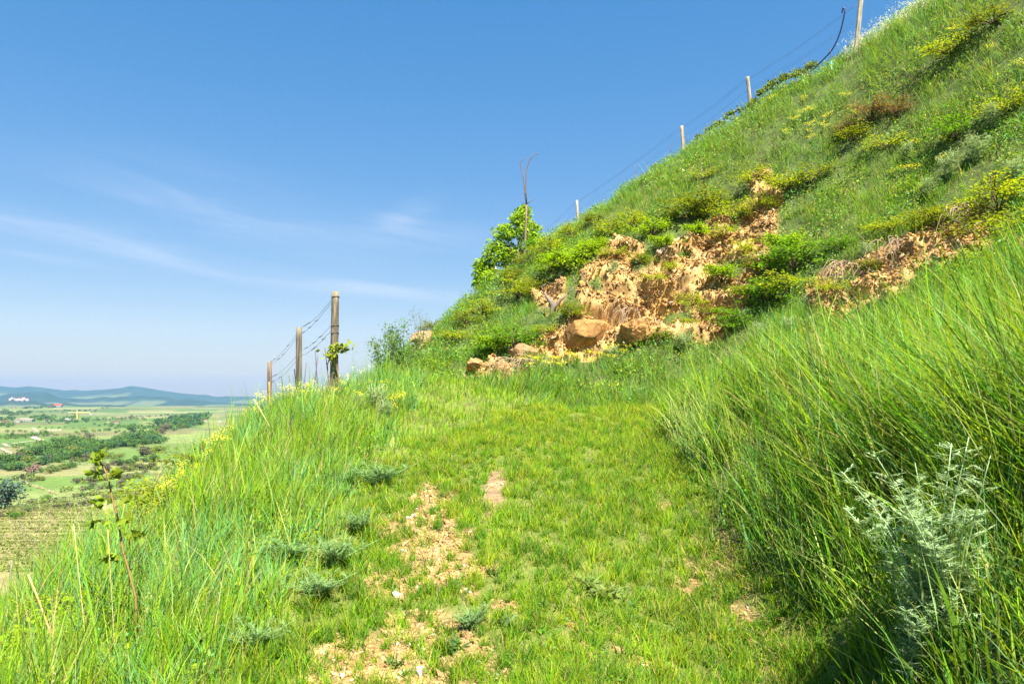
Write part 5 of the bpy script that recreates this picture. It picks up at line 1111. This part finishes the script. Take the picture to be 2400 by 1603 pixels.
# houses
def house(px, py, w_, label, wall=(.62, .59, .53), roof=(.30, .12, .07), asp=.28, rh=.12, dp=.5, rz=None):
    wall = np.array(wall) * .55; roof = np.array(roof) * .65
    p = hit(px, py, near=False); wd = w_ / F * p[1]; rz = random.uniform(-.3, .3) if rz is None else rz
    r_ = empty('house', p, label, 'house', 'houses in the valley', rz); m = MB(); box(m, (0, 0, -.5), (wd, wd * dp, wd * asp + .5), wall); m.build('wall', M_wall, r_)
    m = MB(); prism(m, (0, 0, wd * asp), (wd * 1.08, wd * dp * 1.15, wd * rh), roof); m.build('roof', M_wall, r_)
    nw = max(2, int(wd / 4))
    for i in range(min(nw, 8)):
        m = MB(); box(m, (-wd / 2 + wd * (i + .5) / min(nw, 8), -wd * dp / 2 - .02, wd * asp * .45), (wd * .06, .06, wd * asp * .28), (.06, .07, .08)); m.build('window', M_wall, r_)
house(62, 988, 30, 'long white flat farm building left of the crane', roof=(.62, .52, .46), asp=.20, rh=.04, rz=.1); house(40, 990, 17, 'lower white shed left of the long farm building', roof=(.40, .33, .30), asp=.2, rh=.08); house(12, 990, 13, 'brown walled house at the left border', wall=(.5, .36, .27)); house(2, 991, 8, 'white house cut by the left border')
house(106, 988, 9, 'small white house between the farm building and the crane'); house(113, 988, 7, 'grey house touching the small white one', wall=(.45, .42, .42), roof=(.3, .25, .25)); house(131, 986, 6, 'small sand coloured house right of the white one', wall=(.6, .48, .3)); house(160, 987, 15, 'bright white building with pale roof at the foot of the crane', roof=(.75, .75, .72), asp=.3)
house(272, 992, 15, 'white bungalow with dark red roof in the open field', asp=.16); house(253, 991, 8, 'yellow hut left of the white bungalow', wall=(.7, .55, .25), asp=.25, roof=(.55, .45, .3)); house(136, 955, 17, 'large red roofed house at the edge of the far wood', roof=(.62, .13, .08), rh=.22); house(122, 955, 9, 'low red roofed wing beside the large red roofed house', roof=(.62, .15, .1), rh=.2)
house(468, 989, 14, 'white house with brick red roof by the verge crest', rh=.2); house(482, 987, 9, 'small white house right of the brick red one', rh=.2); house(32, 957, 8, 'tiny white house below the far village'); house(58, 957, 11, 'pale long house left of the red roofed one', asp=.2); house(96, 957, 4, 'tiny bright hut left of the red roofed house'); house(212, 972, 7, 'pale hut on the far field road', asp=.25, roof=(.6, .55, .5)); house(446, 988, 9, 'pinkish roofed house hidden in the trees', roof=(.45, .2, .15)); house(515, 990, 10, 'low grey roofed house behind the yellow flowers', roof=(.4, .4, .4))
# village on the hill foot
def village():
    for i, (px, w_, py) in enumerate([(24, 5, 935), (40, 9, 936), (44, 8, 935), (52, 8, 936), (56, 7, 933), (63, 8, 936), (35, 5, 934), (28, 4, 932)]):
        Y = 4450.; p = at(px, py, Y); wd = w_ / F * Y; r_ = empty('house', p, 'white village house with dark red roof on the far hillside', 'house', 'houses of the far hillside village', random.uniform(-.3, .3))
        m = MB(); box(m, (0, 0, -14), (wd, wd * .6, wd * .2 + 14), (.42, .40, .38)); m.build('wall', M_wall, r_); m = MB(); prism(m, (0, 0, wd * .2), (wd * 1.1, wd * .7, wd * .2), (.2, .08, .08)); m.build('roof', M_wall, r_)
village()
# tower crane
def crane():
    p = hit(180, 988, near=False); k = p[1] / F; r_ = empty('tower_crane', p, 'yellow tower crane standing above the valley houses', 'crane'); c = (.72, .55, .16)
    def lattice(a, b, s_, mb, n_=12):
        a = np.array(a, float); b = np.array(b, float); d = (b - a) / np.linalg.norm(b - a); u = np.cross(d, [0, 1, 0]); u /= np.linalg.norm(u); v = np.cross(d, u)
        cs = [u * s_ + v * s_, -u * s_ + v * s_, -u * s_ - v * s_, u * s_ - v * s_]; th = k * .22
        for q in cs: tube(mb, [a + q, (a + b) / 2 + q, b + q], th, c, 4)
        for i in range(n_):
            t0 = a + (b - a) * i / n_; t1 = a + (b - a) * (i + 1) / n_
            for j in range(4): tube(mb, [t0 + cs[j], (t0 + cs[j] + t1 + cs[(j + 1) % 4]) / 2, t1 + cs[(j + 1) % 4]], th * .8, c, 3)
    m = MB(); lattice((0, 0, 0), (0, 0, 21 * k), 1.1 * k, m, 10); m.build('mast', M_stem, r_)
    m = MB(); lattice((-21 * k, 0, 21.5 * k), (30 * k, 0, 21.5 * k), .5 * k, m, 22); m.build('jib', M_stem, r_)
    m = MB(); box(m, (1.5 * k, -1.2 * k, 19.5 * k), (2.2 * k, 2 * k, 2.2 * k), (.75, .7, .6)); m.build('cab', M_wall, r_)
    m = MB(); lattice((0, 0, 22 * k), (0, 0, 25.5 * k), .5 * k, m, 3); m.build('tower_top', M_stem, r_)
    m = MB(); box(m, (-19 * k, 0, 20 * k), (3 * k, 1.5 * k, 2 * k), (.4, .38, .35)); m.build('counterweight', M_wall, r_)
crane()
# roads and tracks of the valley: sheets a little above the ground
def road(pix, w_, col, name='road', lift=.35):
    pts = [hit(a, b, near=False)[:2] for a, b in pix]; q = []
    for i in range(len(pts) - 1):
        for t in np.linspace(0, 1, 8, endpoint=False): q.append(pts[i] * (1 - t) + pts[i + 1] * t)
    q.append(pts[-1]); q = np.array(q); tg = np.gradient(q, axis=0); tg /= np.linalg.norm(tg, axis=1)[:, None]; nn = np.c_[-tg[:, 1], tg[:, 0]] * w_ / 2
    a = q + nn; b = q - nn; V = np.concatenate([np.c_[a, Hfar(a[:, 0], a[:, 1]) + lift], np.c_[b, Hfar(b[:, 0], b[:, 1]) + lift]]); k = len(q)
    mb = MB(); mb.add(V, [np.array([[i, i + 1, k + i + 1, k + i] for i in range(k - 1)])], np.array(col) * .8); tag(mb.build(name, M_farsolid), kind='structure')
WH = (.27, .25, .18)
road([(76, 1002), (80, 1006), (88, 1013)], 4, WH); road([(96, 1014), (88, 1018), (77, 1025)], 4, WH); road([(77, 1025), (88, 1029), (100, 1032)], 5, (.5, .5, .36)); road([(8, 1040), (14, 1044), (20, 1047)], 3.5, WH); road([(0, 1042), (-40, 1046)], 3, WH)
road([(100, 1032), (60, 1036), (30, 1040)], 4, (.36, .38, .22)); road([(215, 970), (190, 968), (170, 966)], 8, WH); road([(215, 970), (270, 972), (330, 974), (420, 972)], 9, (.45, .42, .33)); road([(0, 1050), (22, 1062), (26, 1066)], 3, WH)
road([(40, 948), (120, 950), (190, 949)], 22, (.35, .36, .24), lift=2)
for x in (115, 124, 132, 141): road([(x, 1006), (x - 1, 1011)], 3, (.33, .31, .19))
# dry stone walls on the terraces
def drywall(pix, label, hgt=.9, th=.9):
    pts = [hit(a, b, near=False) for a, b in pix]; mb = MB(); P0 = pts[0]; L_ = []
    for i in range(len(pts) - 1):
        d = np.linalg.norm(pts[i + 1] - pts[i]); m = int(d * 2.2)
        for j in range(m):
            if vnoise(j * .13 + i * 7, 3.3, s=7) > .74: continue
            q = pts[i] + (pts[i + 1] - pts[i]) * (j / m); L_.append(q + rng.normal(0, .3, 3) * [1, 1, 0]); 
    L_ = np.array(L_); L_[:, 2] = Hfar(L_[:, 0], L_[:, 1]) + rng.uniform(0, hgt, len(L_)); chips(mb, L_ - P0, rng.uniform(.14, .34, len(L_)) * th, jit(np.array([.30, .235, .14]), len(L_), .15, .04), .7)
    o = mb.build('stone_wall', M_stone, smooth=False); o.location = P0; tag(o, label, 'stone wall', 'dry stone terrace walls')
drywall([(28, 1121), (58, 1132), (75, 1140), (100, 1148), (135, 1161)], 'broken pale stone wall running diagonally across the green terrace')
drywall([(150, 1160), (185, 1157), (230, 1160)], 'short stony wall in the brown scrub right of the bright bush'); drywall([(165, 1173), (200, 1171), (260, 1168)], 'pale stone edge below the scrub terrace'); drywall([(55, 1200), (90, 1190), (160, 1188)], 'stone edge just above the vineyard', .5); drywall([(140, 1118), (190, 1112)], 'scattered stones on the green terrace behind the rose shoot', .5)
# terraced strips with vine rows
def vrow(x0, y0, x1, y1, label, col=(.10, .135, .03), h=.75, w_=.7, posts=True, seed=0, dens=2.2):
    a = hit(x0, y0, near=False); b = hit(x1, y1, near=False); d = b - a; ln = np.linalg.norm(d[:2]); n_ = int(ln * dens); u = np.sort(rng.random(n_)); gap = vnoise(u * ln / 5, u * 0 + seed, s=seed) > .05
    u = u[gap]; n_ = len(u); X = a[0] + d[0] * u; Y = a[1] + d[1] * u; Z = Hfar(X, Y); k = 5
    q = np.repeat(np.c_[X, Y, Z], k, 0) + rng.normal(0, 1, (n_ * k, 3)) * [.4, w_ * .2, .12] + [0, 0, h * .6]
    r_ = empty('vine_row', a, label, 'vine row', 'vine rows of the valley vineyard'); lf = MB(); leaves(lf, q - a, .34, jit(np.array(col), n_ * k, .2, .08), .2, .8); lf.build('foliage', M_far, r_)
    if posts:
        np_ = int(ln / 6)
        for i in range(np_):
            t = (i + .5) / np_; x, y = a[0] + d[0] * t, a[1] + d[1] * t; z = float(Hfar(np.array([x]), np.array([y]))[0])
            if not POSTM: m = MB(); tube(m, [(0, 0, -.1), (0, 0, .7), (0, 0, 1.3)], .03, (.22, .19, .15), 4); o = m.build('post', M_stem, r_); POSTM.append(o.data)
            else: o = bpy.data.objects.new('post', POSTM[0]); COL.objects.link(o); o.parent = r_
            o.location = (x - a[0], y - a[1], z - a[2])
POSTM = []
nr = 20
for i in range(nr):
    t = i / (nr - 1); y = 1192 + 150 * t**1.12; xr = 205 + 60 * math.sin(t * 2) ; vrow(-45, y + 1 - 3 * t, xr + 30, y + random.uniform(-2, 1) , 'low leafy vine row in the stony vineyard at the lower left', (.12, .15, .03), seed=i, h=.6, w_=.9, dens=5.)
for i in range(6):
    y = 1166 + i * 4.5; 
    vrow(-10 + 8 * i, y + 14, 210, y, 'vine row on the dark terrace right above the stony vineyard', (.085, .105, .035), .95, .9, True, 50 + i, 3.2)
for i in range(9):
    vrow(168 + i * 7, 1091, 178 + i * 8, 1083, 'pale green row of the small steep vineyard below the wood', (.15, .20, .09), .6, .8, False, 80 + i, 1.2)

# ------------------------------------------------------------------ haze
def haze():
    bm = bmesh.new(); bmesh.ops.create_cube(bm, size=1); me = bpy.data.meshes.new('haze'); bm.to_mesh(me); bm.free()
    o = bpy.data.objects.new('haze', me); COL.objects.link(o); o.scale = (27000, 27000, 420); o.location = (0, 0, 420 / 2 - 46); o['kind'] = 'stuff'; o['label'] = 'pale blue haze softening the far hills'; o['category'] = 'haze'
    m, N, L = newmat('haze'); out = N('ShaderNodeOutputMaterial'); v = N('ShaderNodeVolumePrincipled'); v.inputs['Density'].default_value = .00006; v.inputs['Color'].default_value = (.25, .52, .95, 1); v.inputs['Anisotropy'].default_value = .2
    L(v.outputs[0], out.inputs['Volume']); me.materials.append(m)
haze()
